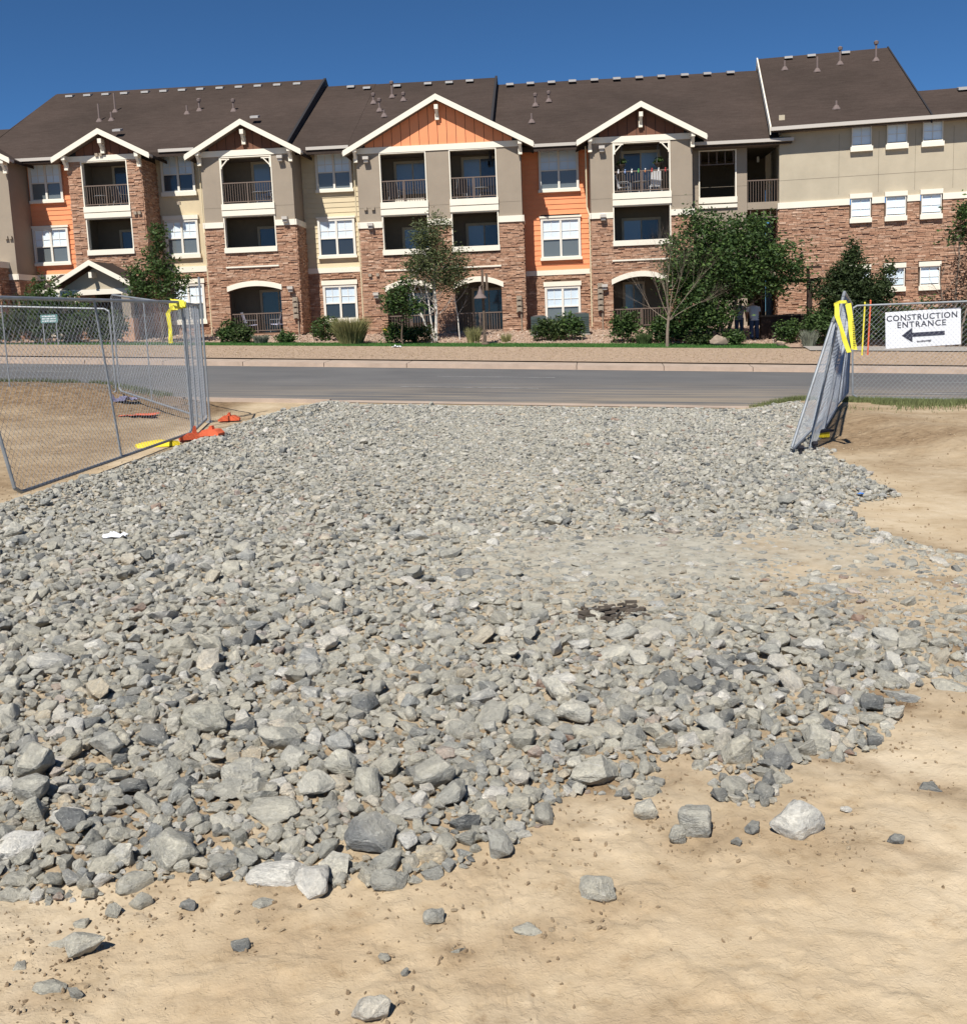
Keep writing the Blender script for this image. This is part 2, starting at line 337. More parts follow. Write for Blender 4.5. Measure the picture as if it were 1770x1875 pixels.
# ------------------------------------------------------------ terrain
AR = .12
PT = [-60, 0, 20.2, 20.8, 35.9, 36.0, 36.6, 36.62, 38.0, 42.3, 44.5, 48.8, 60, 400]
PZ = [0, 0, 0, 0, 0, 0, -.02, .13, .24, .60, .70, 1.17, 1.2, 1.2]
def ST(x, y): return x*math.cos(AR)-y*math.sin(AR), x*math.sin(AR)+y*math.cos(AR)
def XY(s, t): return s*math.cos(AR)+t*math.sin(AR), -s*math.sin(AR)+t*math.cos(AR)
def terrain(x, y, t_side=0):
    x = np.asarray(x, float); y = np.asarray(y, float); s, t = ST(x, y)
    return np.interp(t+t_side, PT, PZ)-np.interp(t, [-60, 3, 20, 38, 44, 49, 60, 400], [0, 0, .045, .045, .04, .022, .02, .0])*np.clip(s+t*math.tan(AR), -60, 60)
PAD = np.array([(-2.95,19.9),(-3.6,16.9),(-3.85,14.9),(-3.9,13.63),(-4.0,12.25),(-4.1,11.06),(-4.26,10.25),(-4.4,9.2),(-4.6,7),(-4.2,5),(-3.4,3.9),(-2.5,3.2),(-1.6,2.84),(-1.15,2.74),(-1.01,2.9),(-.8,2.98),(-.6,2.98),(-.35,2.86),(-.1,2.86),(.07,3.0),(.19,3.34),(.48,3.42),(.68,3.55),(.86,3.38),(.97,3.5),(1.2,3.64),(1.47,3.82),(1.7,4.1),(2.1,4.35),(2.7,4.7),(3.4,5.4),(3.3,6.2),(3.05,6.9),(2.9,7.5),(3.05,8.5),(3.68,9.1),(3.73,9.84),(3.84,11.05),(4.0,12.3),(4.5,14.3),(5.3,17.2),(5.9,19.0)])
def inside(x, y, poly=PAD):
    x = np.asarray(x); y = np.asarray(y); r = np.zeros(x.shape, bool); n = len(poly)
    for i in range(n):
        x1, y1 = poly[i]; x2, y2 = poly[(i+1) % n]
        c = ((y1 > y) != (y2 > y)) & (x < (x2-x1)*(y-y1)/(y2-y1+1e-12)+x1); r ^= c
    return r
def edge_dist(x, y, poly=PAD):
    d = np.full(np.shape(x), 1e9); n = len(poly)
    for i in range(n):
        ax, ay = poly[i]; bx, by = poly[(i+1) % n]; L = (bx-ax)**2+(by-ay)**2
        k = np.clip(((x-ax)*(bx-ax)+(y-ay)*(by-ay))/L, 0, 1)
        d = np.minimum(d, np.hypot(x-ax-k*(bx-ax), y-ay-k*(by-ay)))
    return d
def signed(x, y): return np.where(inside(x, y), 1, -1)*edge_dist(x, y)
def compact(x, y):       # 0..1: stone pressed into dust
    k = np.exp(-(((x-1.2)/1.75)**2+((y-6.5)/1.45)**2)*1.1)*1.15
    k = np.maximum(k, .75*np.exp(-(((x-2.2)/.8)**2+((y-5.6)/.8)**2)))
    k = np.maximum(k, .55*np.exp(-((x-(.1+.01*y))/1.3)**2)*sm(7, 10, y))
    return np.clip(k+fbm(x, y, 1.3, 3, 5)*.5, 0, 1)
def site(x, y):
    x = np.asarray(x, float); y = np.asarray(y, float); s, t = ST(x, y)
    z = terrain(x, y)
    z = z+.34*sm(-5.2, -8, x)*sm(16.5, 19.2, t)*sm(20.65, 20.0, t)
    z = z+.20*sm(4.7, 6.0, x)*sm(10.5, 13, t)*sm(20.6, 19.9, t)
    sg = signed(x, y)
    z = z+.03*sm(-.1, .35, sg)+.035*compact(x, y)*sm(0, .5, sg)+.10*np.exp(-((sg-.3)/.28)**2)*sm(-2.2, -3.0, x)*sm(7, 10, y)
    fade = sm(20.4, 19.6, t)
    rough = sm(-4.6, -5.4, x)*sm(7.5, 10, t)*(.45+.55*sm(14, 17, t))+sm(4.2, 5, x)*sm(11, 12.5, t)*sm(17, 15, t)*.8
    z = z+fade*(.05*fbm(x, y, .35, 3, 1)+.022*fbm(x, y, 1.7, 4, 2)+.012*np.abs(fbm(x, y, 5, 4, 3))*(1+3*rough)+.07*rough*fbm(x, y, 2.6, 4, 9)+.05*rough*np.abs(fbm(x, y, 6.5, 3, 19)))
    nr = sm(7.5, 5, y)
    chips = fbm(x, y, 7.5, 4, 61); c2_ = fbm(x, y, 15, 4, 66); z = z+nr*(.004*sm(.03, .045, chips)+.003*sm(.12, .13, chips)+.003*sm(.08, .10, c2_)+.006*fbm(x, y, 2.2, 3, 63)+.005*np.abs(fbm(x, y, 19, 3, 64)))
    return z

def grid_mesh(name, X, Y, Z, mt, attrs=None):
    nr, nc = X.shape; v = np.stack([X, Y, Z], -1).reshape(-1, 3)
    i = np.arange((nr-1)*(nc-1)); r = i//(nc-1); c = i % (nc-1); a = r*nc+c
    f = np.stack([a, a+1, a+nc+1, a+nc], -1); me = npmesh(name, v, f)
    for k, arr in (attrs or {}).items():
        at = me.attributes.new(k, 'FLOAT', 'POINT'); at.data.foreach_set('value', np.asarray(arr, np.float32).ravel())
    me.shade_smooth(); return link(name, me, mt)
LOOSE = [ # x, y, width, label
 (-.73,3.2,.215,'large dark grey wedge shaped rock with a flat top near the rock bed front'),
 (.87,3.5,.19,'big blocky brown grey rock standing at the lower right edge of the rock bed'),
 (-.37,2.98,.225,'long rounded pale banded rock lying at the front edge of the rock bed'),
 (.92,2.98,0.201,'largest loose rock on the dirt at lower right, blue grey top over a tan base'),
 (.62,3.02,0.178,'white streaked rock at the centre of the small cluster on the dirt'),
 (.54,2.96,0.103,'pale rock leaning against the left of the white streaked rock'),
 (.48,3.14,0.103,'dark grey rounded rock on the dirt at the left of the loose cluster'),
 (.78,3.0,.075,'small round grey brown rock between the white streaked rock and the largest loose rock'),
 (.71,2.92,.048,'tiny grey and white stone just below the white streaked rock'),
 (.27,2.67,.122,'squarish dark blue grey rock alone on crumbled dirt at bottom centre'),
 (.07,2.53,.10,'flat striped grey rock alone on smooth dirt below the centre'),
 (-.31,2.21,.108,'grey rock with pale streaks at the very bottom edge of the view'),
 (-1.12,2.37,.105,'greenish grey flat stone in the lower left corner beside a round one'),
 (-1.05,2.33,.062,'small round blue grey stone in the lower left corner'),
 (-1.11,2.51,.135,'long dark rounded rock on the dirt near the left edge'),
 (-1.24,2.47,.06,'brown grey stone half sunk in dirt at the far left edge'),
 (-1.17,2.58,.075,'flat pale stone tucked behind the long dark rounded rock'),
 (-.87,2.71,.058,'small dark blue round stone alone on the dirt at lower left'),
 (-.67,2.71,.098,'grey pointed rock half buried in dirt below the rock bed'),
 (-.68,2.51,.058,'small grey stone in a patch of crumbs at lower left centre'),
 (-.18,2.59,.07,'small pale topped stone in a ring of crumbs below the centre'),
 (-.12,2.47,.062,'blue grey stone nearly buried flat in the dirt'),
 (-.3,2.43,.04,'small tan stone with a dark right side on smooth dirt'),
 (-.24,2.37,.036,'smallest tan pebble lying below the small tan stone'),
 (-1.07,2.69,.075,'light round stone at the left tip of the rock bed'),
 (-1.01,2.74,.078,'pale blue round stone beside the light round stone at the left tip'),
 (-1.15,2.67,.073,'pale flat stone at the far left of the left tip trio'),
 (-1.07,2.84,.185,'long light grey slab at the lower left corner of the rock bed'),
 (-.64,2.84,.175,'broad flat grey slab lying on the dirt edge left of centre'),
 (-.33,2.86,.115,'square striped grey rock set in the dirt below the long banded rock'),
 (-1.46,3.71,.18,'tall dark square rock standing up in the left of the rock bed'),
 (-1.14,3.95,.2,'wide tan domed rock in the left half of the rock bed'),
 (-.57,3.69,.17,'smooth grey egg shaped rock near the middle of the rock bed'),
 (1.18,2.9,.06,'small blue grey stone in crumbs at the right of the largest loose rock'),
 (1.11,3.12,.046,'tiny grey chip on the dirt above the largest loose rock'),
 (1.65,4.11,.19,'flat grey slab lying on dirt at the right edge of the rock bed'),
 (1.9,4.21,.205,'long pale slab at the far right edge of the view'),
 (1.44,3.28,.115,'worn flat stone pressed into the dirt at lower right'),
 (.35,3.4,.195,'long pale stone with a dark underside at the front edge right of centre'),
 (.32,3.89,.165,'big dark rounded boulder just right of the centre of the rock bed'),
 (-1.44,2.9,.15,'long thin slab at the left edge of the view on the dirt'),
 (-.2,2.9,.11,'grey block beside the square striped rock at the front edge'),
 (.12,3.28,.08,'egg shaped pale stone at the right corner of the front edge'),
 (-.11,3.08,.108,'rounded light grey rock right of the long banded rock'),
 (-1.37,3.16,.128,'dark brown grey rock at the lower left of the rock bed'),
 (-1.52,3.24,.132,'pale rounded rock next to the left edge of the view'),
 (1.26,3.85,.175,'flat topped pale rock in the lower right of the rock bed'),
 (1.62,5.48,.21,'long dark slab half sunk in the dusty patch'),
 (2.29,6.09,.17,'dark pointed slab on the dirt at the right margin'),
 (2.62,5.89,.18,'tilted blue grey slab at the right margin beside the pointed one'),
]
# site ground (fine near the camera)
tt = np.concatenate([np.linspace(-14, 1.2, 14)[:-1], np.geomspace(1.2, 20.62, 560)])
ww = np.linspace(-1, 1, 760); ww = np.sign(ww)*np.abs(ww)**1.7
W_ = np.maximum(1.6*np.abs(tt), 9)
T = np.repeat(tt[:, None], len(ww), 1); S = W_[:, None]*ww[None, :]-(tt*math.tan(AR))[:, None]
X, Y = XY(S, T); Z = site(X, Y)
sg = signed(X, Y)
dust = np.clip(sm(-.25, .35, sg+fbm(X, Y, 1.5, 3, 8)*.6), 0, 1)*(.35+.65*np.maximum(compact(X, Y), sm(8, 12, Y)))
dust = dust*(1-.8*sm(1.6, 2.5, X+fbm(X, Y, 1.2, 3, 33)*1.6)*sm(8.5, 6.5, Y))
soil = (sm(-4.2, -4.9, X)*sm(7, 10, T)*(.62+.45*sm(15.5, 18.5, T))+sm(3.7, 4.4, X)*sm(8, 11, T)*sm(20.5, 18.5, T)*(.36+.5*sm(7.2, 5.2, X)*sm(12, 14, T)))+fbm(X, Y, 1.1, 3, 12)*.5*(sm(8, 12, T))
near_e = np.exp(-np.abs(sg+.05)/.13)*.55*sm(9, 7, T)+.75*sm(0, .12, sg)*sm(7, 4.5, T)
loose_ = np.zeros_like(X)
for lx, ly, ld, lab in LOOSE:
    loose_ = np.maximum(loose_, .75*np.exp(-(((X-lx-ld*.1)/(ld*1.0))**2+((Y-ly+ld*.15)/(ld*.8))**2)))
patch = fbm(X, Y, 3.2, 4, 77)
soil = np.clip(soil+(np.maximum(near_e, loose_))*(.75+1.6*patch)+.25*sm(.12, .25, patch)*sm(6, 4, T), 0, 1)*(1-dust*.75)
tag(grid_mesh('ground', X, Y, Z, M['dirt'], {'dust': dust, 'soil': soil}), 'tan graded dirt of the building site', kind='structure')
# wide base sheet under everything, to the horizon
bx = np.concatenate([np.linspace(-900, -80, 8), np.linspace(-70, 70, 30), np.linspace(80, 900, 8)]); by = np.concatenate([np.linspace(-300, -16, 8), np.linspace(-14, 100, 60), np.linspace(130, 1500, 8)])
BX, BY = np.meshgrid(bx, by)
tag(grid_mesh('terrain', BX, BY, terrain(BX, BY)-.35, M['dirt'], {'dust': BX*0, 'soil': BX*0}), 'flat earth beneath and around the site', kind='structure')
def strip(name, t0, t1, mt, s0=-60, s1=60, n=120, dz=0, label=None, nt_=6, nudge=None):
    ts = np.linspace(t0, t1, nt_); ss = np.linspace(s0, s1, n); S, T = np.meshgrid(ss, ts); X, Y = XY(S, T)
    Tc = np.clip(T, t0+1e-3, t1-1e-3); Xc, Yc = XY(S, Tc); Z = terrain(Xc, Yc)+dz
    return tag(grid_mesh(name, X, Y, Z, mt), label, kind='structure')
strip('near_gutter', 20.2, 20.8, M['pan'], dz=.014, label='dusty concrete gutter along the near road edge')
strip('road', 20.8, 35.9, M['asphalt'], dz=.01, label='grey asphalt street in front of the apartments', nt_=12)
strip('far_gutter', 35.9, 36.6, M['pan'], dz=.014, label='pinkish concrete gutter below the far kerb')
def tbox(mb, s0, s1, t0, t1, z_lo, z_hi, nudge=0):     # box on the sloping street
    vs_ = []
    for zz in (0, 1):
        for s_, t_ in ((s0, t0), (s1, t0), (s1, t1), (s0, t1)):
            x, y = XY(s_, t_); g = float(terrain(*XY(s_, 37.0)))-.17+nudge
            vs_.append((x, y, g+(z_lo if zz == 0 else (z_hi if t_ == t0 else z_hi+.05))))
    mb.add(vs_, [(0,1,5,4),(1,2,6,5),(2,3,7,6),(3,0,4,7),(0,3,2,1),(4,5,6,7)])
kerb = empty('far_kerb', label='pinkish concrete kerb running the length of the far side of the street', kind='structure')
s_ = -46.0
while s_ < 46:
    L = 3.0 if random.random() < .75 else 6.0
    b = MB(); tbox(b, s_+.012, s_+L-.012, 36.6, 37.7, -.3, .15); b.build('kerb_stone', M['kerb'], kerb); s_ += L
nk = empty('near_kerb', label='low dusty concrete kerb at the near road edge beside the entrance', kind='structure')
for a0, a1 in ((-8.3, -5.4), (-11.4, -8.4), (-14.4, -11.5)):
    b = MB(); vs_ = []
    for zz in (0, .11):
        for s_, t_ in ((a0, 20.0), (a1, 20.0), (a1, 20.16), (a0, 20.16)):
            x, y = XY(s_, t_); vs_.append((x, y, float(terrain(x, y))+zz-.03))
    b.add(vs_, [(0,1,5,4),(1,2,6,5),(2,3,7,6),(3,0,4,7),(4,5,6,7)]); b.build('kerb_stone', M['kerb'], nk)
strip('gravel_verge', 37.7, 42.3, M['verge'], dz=.02, label='tan gravel verge between kerb and lawn', nt_=10)
strip('lawn', 42.3, 44.5, M['lawn'], s1=7.3, dz=.012, label='narrow mown lawn along the planting beds')
strip('sidewalk', 41.4, 43.0, M['walk'], s0=7.8, dz=.06, label='grey concrete sidewalk on the right of the lawn')
strip('planting_bed', 44.5, 50.3, M['bed'], dz=.012, label='stone mulch planting bed at the foot of the apartments', nt_=14)
strip('planting_bed', 43.0, 44.5, M['bed'], s0=7.3, dz=.012, label='stone mulch bed behind the sidewalk on the right')
marks = empty('lane_markings', label='thin worn white lane dashes on the street', kind='structure')
for t0, xs in ((30.55, ((-14.9, -11.9), (-1.25, 2.2), (11.9, 14.9))), (25.4, ((-15, -11.6), (-1.95, 1.42), (9.8, 12.6)))):
    for x0, x1 in xs:
        b = MB(); q = []
        for xx, dt in ((x0, -.055), (x1, -.055), (x1, .055), (x0, .055)):
            yy = (t0+dt-xx*math.sin(AR))/math.cos(AR); q.append((xx, yy, float(terrain(xx, yy))+.018))
        b.add(q, [(0, 1, 2, 3)]); b.build('lane_dash', M['paint'], marks)

# ------------------------------------------------------------ rocks
def rock_mesh(i, cuts=2, amp=.035):
    rs = random.Random(100+i); bm = bmesh.new()
    n = rs.randint(11, 19); p = rs.choice([.8, 1, 1.3])
    fl = rs.uniform(.5, .8); el = rs.uniform(.65, .9)
    for k in range(n):
        v = Vector((rs.gauss(0, 1), rs.gauss(0, 1), rs.gauss(0, 1))).normalized()*rs.uniform(.82, 1.0)
        v = Vector([math.copysign(abs(c)**p, c) for c in v])
        bm.verts.new((v.x*.5, v.y*.5*el, v.z*.5*fl))
    r = bmesh.ops.convex_hull(bm, input=bm.verts); bmesh.ops.delete(bm, geom=[g for g in r['geom_interior'] if isinstance(g, bmesh.types.BMVert)], context='VERTS')
    bmesh.ops.bevel(bm, geom=list(bm.edges), offset=.024, segments=1, affect='EDGES', profile=.6, clamp_overlap=True)
    bmesh.ops.triangulate(bm, faces=bm.faces)
    for _ in range(cuts-1):
        long_ = [e for e in bm.edges if e.calc_length() > .14]
        bmesh.ops.subdivide_edges(bm, edges=long_, cuts=1); bmesh.ops.triangulate(bm, faces=[f for f in bm.faces if len(f.verts) > 3])
    bm.normal_update()
    for v in bm.verts:
        q = v.co*4.2+Vector((i*7.7, 0, 0)); a = mnoise.noise(q)+.5*mnoise.noise(q*2.6)
        v.co += v.normal*a*amp
    me = bpy.data.meshes.new('rock'); bm.to_mesh(me); bm.free(); me.shade_smooth(); me.set_sharp_from_angle(angle=R(24)); return me
NP = 22
protos = [rock_mesh(i, 3) for i in range(NP)]
for p in protos: p.materials.append(M['rock'])

# scatter: place from large to small so that stones touch but do not pile up
cells = {}
placed = []
def try_place(x, y, d, k):
    cx, cy = int(math.floor(x/.22)), int(math.floor(y/.22))
    for i in (-1, 0, 1):
        for j in (-1, 0, 1):
            for (px, py, pd) in cells.get((cx+i, cy+j), ()):
                if (px-x)**2+(py-y)**2 < (k*(d+pd))**2: return False
    cells.setdefault((cx, cy), []).append((x, y, d)); return True
for x, y, d, l in LOOSE: cells.setdefault((int(math.floor(x/.22)), int(math.floor(y/.22))), []).append((x, y, d))
def batch(n, dlo, dhi, k, power=1.6, bias=0):
    x = rng.uniform(-5.2, 6.4, n); y = 2.4+(17.5)*rng.random(n)**(1+bias); d = dlo+(dhi-dlo)*rng.random(n)**power
    sgn = signed(x, y)+fbm(x, y, 1.6, 3, 21)*.45+.02
    d = d*(1-.22*sm(6, 11, y))
    cmpt = compact(x, y); out = []
    left = sm(1.3, 2.6, x)*sm(8.5, 6.5, y)        # thin, dirty right flank
    keep = (sgn > -.02) & (rng.random(n) > left*.68) & ((d > .085) | (rng.random(n) > cmpt*.42)) & (rng.random(n) > sm(.3, -.05, sgn)*.35)
    t_ = x*math.sin(AR)+y*math.cos(AR); keep &= t_ < 20.1
    for i in np.nonzero(keep)[0]:
        if try_place(x[i], y[i], d[i], k): placed.append((x[i], y[i], d[i], cmpt[i], left[i]))
batch(900, .13, .19, .38, 1.8, 1.9)
batch(1300, .10, .15, .37, 2.0, .3)
batch(70000, .062, .105, .325, 1.4)
batch(160000, .04, .062, .29, 1.2)
batch(200000, .02, .04, .27, 1.0, .9)
P_ = np.array(placed)
zg = site(P_[:, 0], P_[:, 1])
d = P_[:, 2]; c = P_[:, 3]; L = P_[:, 4]
sq = rng.uniform(.75, 1.1, len(d))*(1-.35*c)
zc = zg+d*(.15+rng.uniform(-.14, .22, len(d)))-d*.36*c-d*.15*L
rot = np.stack([rng.normal(0, .28, len(d))*(1-.6*c), rng.normal(0, .28, len(d))*(1-.6*c), rng.uniform(0, 6.28, len(d))], -1)
scl = np.stack([d*rng.uniform(1.1, 1.5, len(d)), d*rng.uniform(1.0, 1.3, len(d)), d*sq*1.32], -1)
# which 300 show largest?
yy = np.maximum(P_[:, 1], .5); dist = np.hypot(yy, 1.6); inview = (np.abs(P_[:, 0]) < .47*yy+.1)
size = np.where(inview, d/dist, 0); order = np.argsort(-size); NI = 300-len(LOOSE)
near = order[:NI]; far = order[NI:]
def add_rock(x, y, z, s_, r_, label, group=None, k=None):
    me = protos[(k if k is not None else random.randrange(NP)) % NP]
    o = bpy.data.objects.new('rock', me); col.objects.link(o); o.location = (x, y, z); o.rotation_euler = r_; o.scale = s_
    return tag(o, label, 'rock', group)
LANDMARK = [(-.73, 3.2, 'large dark wedge shaped rock'), (.87, 3.5, 'big blocky rock'), (-.37, 2.98, 'long rounded pale banded rock'), (-1.46, 3.71, 'tall dark square rock'), (-1.14, 3.95, 'wide tan domed rock'), (-.57, 3.69, 'smooth egg shaped rock'), (.32, 3.89, 'big dark rounded boulder'), (.35, 3.4, 'long pale stone'), (-1.37, 3.16, 'dark brown grey rock'), (1.26, 3.85, 'flat topped pale rock'), (-1.07, 2.84, 'long light grey slab'), (1.65, 4.11, 'flat grey slab')]
for i in near:
    x, y, dd = P_[i, :3]
    sz = 'large' if dd > .13 else ('medium' if dd > .095 else 'small')
    shp = 'flat' if scl[i][2] < .86*dd else ('long' if scl[i][0] > 1.3*dd else 'blocky')
    side = ('far left', 'left', 'middle', 'right', 'far right')[int(np.clip((x/y+.45)/.18, 0, 4))]
    row = 'at the front edge' if signed(x, y) < .3 else ('in the nearest rows' if y < 3.9 else 'behind nearest rows')
    lab_ = f'{sz} {shp} crushed rock {row}, {side} of the rock bed'
    best = min(LANDMARK, key=lambda q: math.hypot(q[0]-x, q[1]-y)); dx_, dy_ = x-best[0], y-best[1]; ds_ = math.hypot(dx_, dy_)
    if ds_ < 1.6:
        rel = ('just ' if ds_ < .3 else 'a little ' if ds_ < .62 else 'well ')+(('right of' if dx_ > 0 else 'left of') if abs(dx_) > abs(dy_) else ('behind' if dy_ > 0 else 'in front of'))
        lab_ = f'{sz} {shp} rock {rel} the {best[2]}'
    add_rock(x, y, zc[i], scl[i]*(1.0, 1.0, 1.0), rot[i], lab_, 'crushed rocks packed in the rock bed', int(i))
for k, (x, y, dd, lab) in enumerate(LOOSE):
    flat = .55 if any(q in lab for q in ('flat', 'slab', 'buried', 'worn')) else .95
    sink = -.06 if 'buried' in lab or 'worn' in lab or 'sunk' in lab else (.03 if 'slab' in lab or 'flat' in lab else .16)
    long_ = 1.25 if any(q in lab for q in ('long', 'slab', 'wide')) else 1.02
    z = float(site(x, y))+dd*sink*flat*1.2
    add_rock(x, y, z+(.012 if signed(x, y) > .2 else 0)-(.05 if y > 4.6 else 0), (dd*long_, dd*.85, dd*flat*1.25), (random.uniform(-.15, .2), random.uniform(-.15, .15), random.uniform(-.5, .5)), lab, 'crushed rocks packed in the rock bed' if signed(x, y) > .1 else 'loose rocks on the dirt', k)

def scatter(name, pts, rots, scales, meshes, label, kind='stuff', cat=None, parent=None):
    """one object: geometry nodes put one of the meshes on every point"""
    cc = bpy.data.collections.new(name+'_shapes')
    for i, me in enumerate(meshes):
        o = bpy.data.objects.new('shape%02d' % i, me); cc.objects.link(o)
    me = bpy.data.meshes.new(name); me.vertices.add(len(pts)); me.vertices.foreach_set('co', np.asarray(pts, np.float32).ravel())
    for nm, arr in (('rot', rots), ('scl', scales)):
        at = me.attributes.new(nm, 'FLOAT_VECTOR', 'POINT'); at.data.foreach_set('vector', np.asarray(arr, np.float32).ravel())
    me.update(); o = link(name, me, None, parent)
    ng = bpy.data.node_groups.new(name, 'GeometryNodeTree')
    ng.interface.new_socket('Geometry', in_out='INPUT', socket_type='NodeSocketGeometry'); ng.interface.new_socket('Geometry', in_out='OUTPUT', socket_type='NodeSocketGeometry')
    N = ng.nodes; gi = N.new('NodeGroupInput'); go = N.new('NodeGroupOutput')
    ci = N.new('GeometryNodeCollectionInfo'); ci.inputs['Collection'].default_value = cc; ci.inputs['Separate Children'].default_value = True; ci.inputs['Reset Children'].default_value = True
    iop = N.new('GeometryNodeInstanceOnPoints'); iop.inputs['Pick Instance'].default_value = True
    def attr(nm):
        a = N.new('GeometryNodeInputNamedAttribute'); a.data_type = 'FLOAT_VECTOR'; a.inputs['Name'].default_value = nm; return a.outputs['Attribute']
    e2r = N.new('FunctionNodeEulerToRotation')
    ri = N.new('FunctionNodeRandomValue'); ri.data_type = 'INT'; ri.inputs[4].default_value = 0; ri.inputs[5].default_value = len(meshes)-1
    Lk = ng.links.new
    Lk(gi.outputs[0], iop.inputs['Points']); Lk(ci.outputs[0], iop.inputs['Instance']); Lk(attr('rot'), e2r.inputs[0]); Lk(e2r.outputs[0], iop.inputs['Rotation']); Lk(attr('scl'), iop.inputs['Scale'])
    Lk(ri.outputs[2], iop.inputs['Instance Index']); Lk(iop.outputs[0], go.inputs[0])
    md = o.modifiers.new('scatter', 'NODES'); md.node_group = ng
    return tag(o, label, cat, kind=kind)
scatter('crushed_rock', np.stack([P_[far, 0], P_[far, 1], zc[far]], -1), rot[far], scl[far], protos, 'deep bed of grey crushed rock leading to the street', cat='gravel')
print('rocks', len(P_))
# crumbs of dry dirt around stones and in rough patches
clod = [rock_mesh(60+i, 1, .03) for i in range(6)]
for p in clod: p.materials.append(M['clod'])
n = 150000
x = rng.uniform(-6.5, 7, n); y = 2.05+14*rng.random(n)**2.0
x = np.where(y < 6, x*.45, x)
sgn = signed(x, y); pr = np.exp(-np.abs(sgn+.12)/.16)*.4+.14*sm(.09, .24, fbm(x, y, 1.6, 4, 31))*(y < 5)
for lx, ly, ld, lab in LOOSE[:40]: pr = np.maximum(pr, .8*np.exp(-((x-lx-ld*.15)**2+(y-ly+ld*.2)**2)/(ld*.75)**2))
pr = pr+.45*(x < -4.4)*(y > 8)+.16*(x > 4.3)*(y > 10.5)+.5*(sgn > 0)*(y < 6)
kp = rng.random(n) < pr; x, y = x[kp], y[kp]
d_ = .003+.017*rng.random(len(x))**3.2*np.clip(y/5, 1, 1.5)
scatter('dirt_crumbs', np.stack([x, y, site(x, y)+d_*.15], -1), rng.uniform(0, 6.28, (len(x), 3)), np.stack([d_*1.3, d_, d_*.9], -1), clod, 'crumbs and clods of dry dirt around the rocks')
# stone mulch on verge and beds
n = 9000; s_ = rng.uniform(-22, 24, n); t_ = rng.uniform(37.9, 42.2, n); x, y = XY(s_, t_); d_ = rng.uniform(.02, .055, n)
scatter('verge_gravel', np.stack([x, y, terrain(x, y)+.03], -1), rng.uniform(0, 6.28, (n, 3)), np.stack([d_*1.3, d_, d_], -1), [p for p in clod], 'loose tan stones of the gravel verge')
peb = [rock_mesh(80+i, 1, .03) for i in range(5)]
for p in peb: p.materials.append(M['pebble'])
n = 9000; s_ = rng.uniform(-22, 14, n); t_ = rng.uniform(44.6, 50, n); x, y = XY(s_, t_); d_ = rng.uniform(.05, .13, n)
scatter('mulch_stones', np.stack([x, y, terrain(x, y)+.03], -1), rng.uniform(0, 6.28, (n, 3)), np.stack([d_*1.3, d_, d_], -1), peb, 'pinkish mulch stones covering the planting beds')

# ------------------------------------------------------------ apartment building (local axes: x along the front, y into the building)
AB, DB = .067, 48.79
bld = empty('apartment_building', (math.sin(AB)*DB, math.cos(AB)*DB, 0), -AB, 'three storey apartment building with brown roof, stone base and orange panels', 'building')
AW, DW, SW = .21, 48.0, 1.048
_w = np.array([math.sin(AW)*DW*SW, math.cos(AW)*DW*SW]); _u = np.array([math.cos(AB), -math.sin(AB)]); _n = np.array([math.sin(AB), math.cos(AB)])
WLOC = (float(_w@_u), float(_w@_n)-DB, 1.6*(1-SW)); WRZ = -(AW-AB)
MAIN = (None, 0, None); WING = (WLOC, WRZ, SW)
def b_(mb, name, mt, fr=MAIN, parent=bld, smooth=False): return mb.build(name, mt, parent, fr[0], fr[1], smooth, fr[2])
def bx_(name, mt, x0, x1, y0, y1, z0, z1, fr=MAIN): return b_(MB().box(x0, x1, y0, y1, z0, z1), name, mt, fr)
def place(me, name, x, y, z, mt=None, parent=bld, fr=MAIN, rz=0, s=1.0):
    if fr is WING:
        c_, s_ = math.cos(WRZ), math.sin(WRZ); loc = (WLOC[0]+(x*c_-y*s_)*SW, WLOC[1]+(x*s_+y*c_)*SW, WLOC[2]+z*SW); return link(name, me, mt, parent, loc, rz+WRZ, SW*s)
    return link(name, me, mt, parent, (x, y, z), rz, s)
def wall(name, mt, u0, u1, z0, z1, y0, y1, holes=(), fr=MAIN):
    us = sorted({u0, u1, *[min(max(h, u0), u1) for q in holes for h in q[:2]]}); mb = MB()
    for a, c in zip(us[:-1], us[1:]):
        if c-a < 1e-4: continue
        cuts = sorted([(max(q[2], z0), min(q[3], z1)) for q in holes if q[0] <= a+1e-5 and q[1] >= c-1e-5 and q[3] > z0 and q[2] < z1])
        z = z0
        for h0, h1 in cuts+[(z1, z1)]:
            if h0-z > 1e-4: mb.box(a, c, y0, y1, z, h0)
            z = max(z, h1)
    if mb.f: return b_(mb, name, mt, fr)
def ledge(mb, face, c, a0, a1, z0, z1, holes=()):
    """courses of split ledgestone on a wall face: 'f' front (y=c), 'r'/'l' side (x=c)"""
    z = z0
    while z < z1-.02:
        h = min(random.choice([.045, .055, .065, .08]), z1-z); free = [(a0, a1)]
        for q in holes:
            if q[2] < z+h-.01 and q[3] > z+.01:
                nf = []
                for p0, p1 in free:
                    if q[1] <= p0 or q[0] >= p1: nf.append((p0, p1)); continue
                    if q[0]-p0 > .03: nf.append((p0, q[0]))
                    if p1-q[1] > .03: nf.append((q[1], p1))
                free = nf
        for p0, p1 in free:
            x = p0
            while x < p1-.01:
                L_ = random.uniform(.14, .42); e = min(x+L_, p1)
                if p1-e < .08: e = p1
                o = random.uniform(.015, .07); g = .006
                if face == 'f': mb.box(x+g, e-g, c-o, c+.01, z+g, z+h-g, True)
                elif face == 'r': mb.box(c-.01, c+o, x+g, e-g, z+g, z+h-g)
                else: mb.box(c-o, c+.01, x+g, e-g, z+g, z+h-g)
                x = e
        z += h
stone = MB(); wstone = MB()

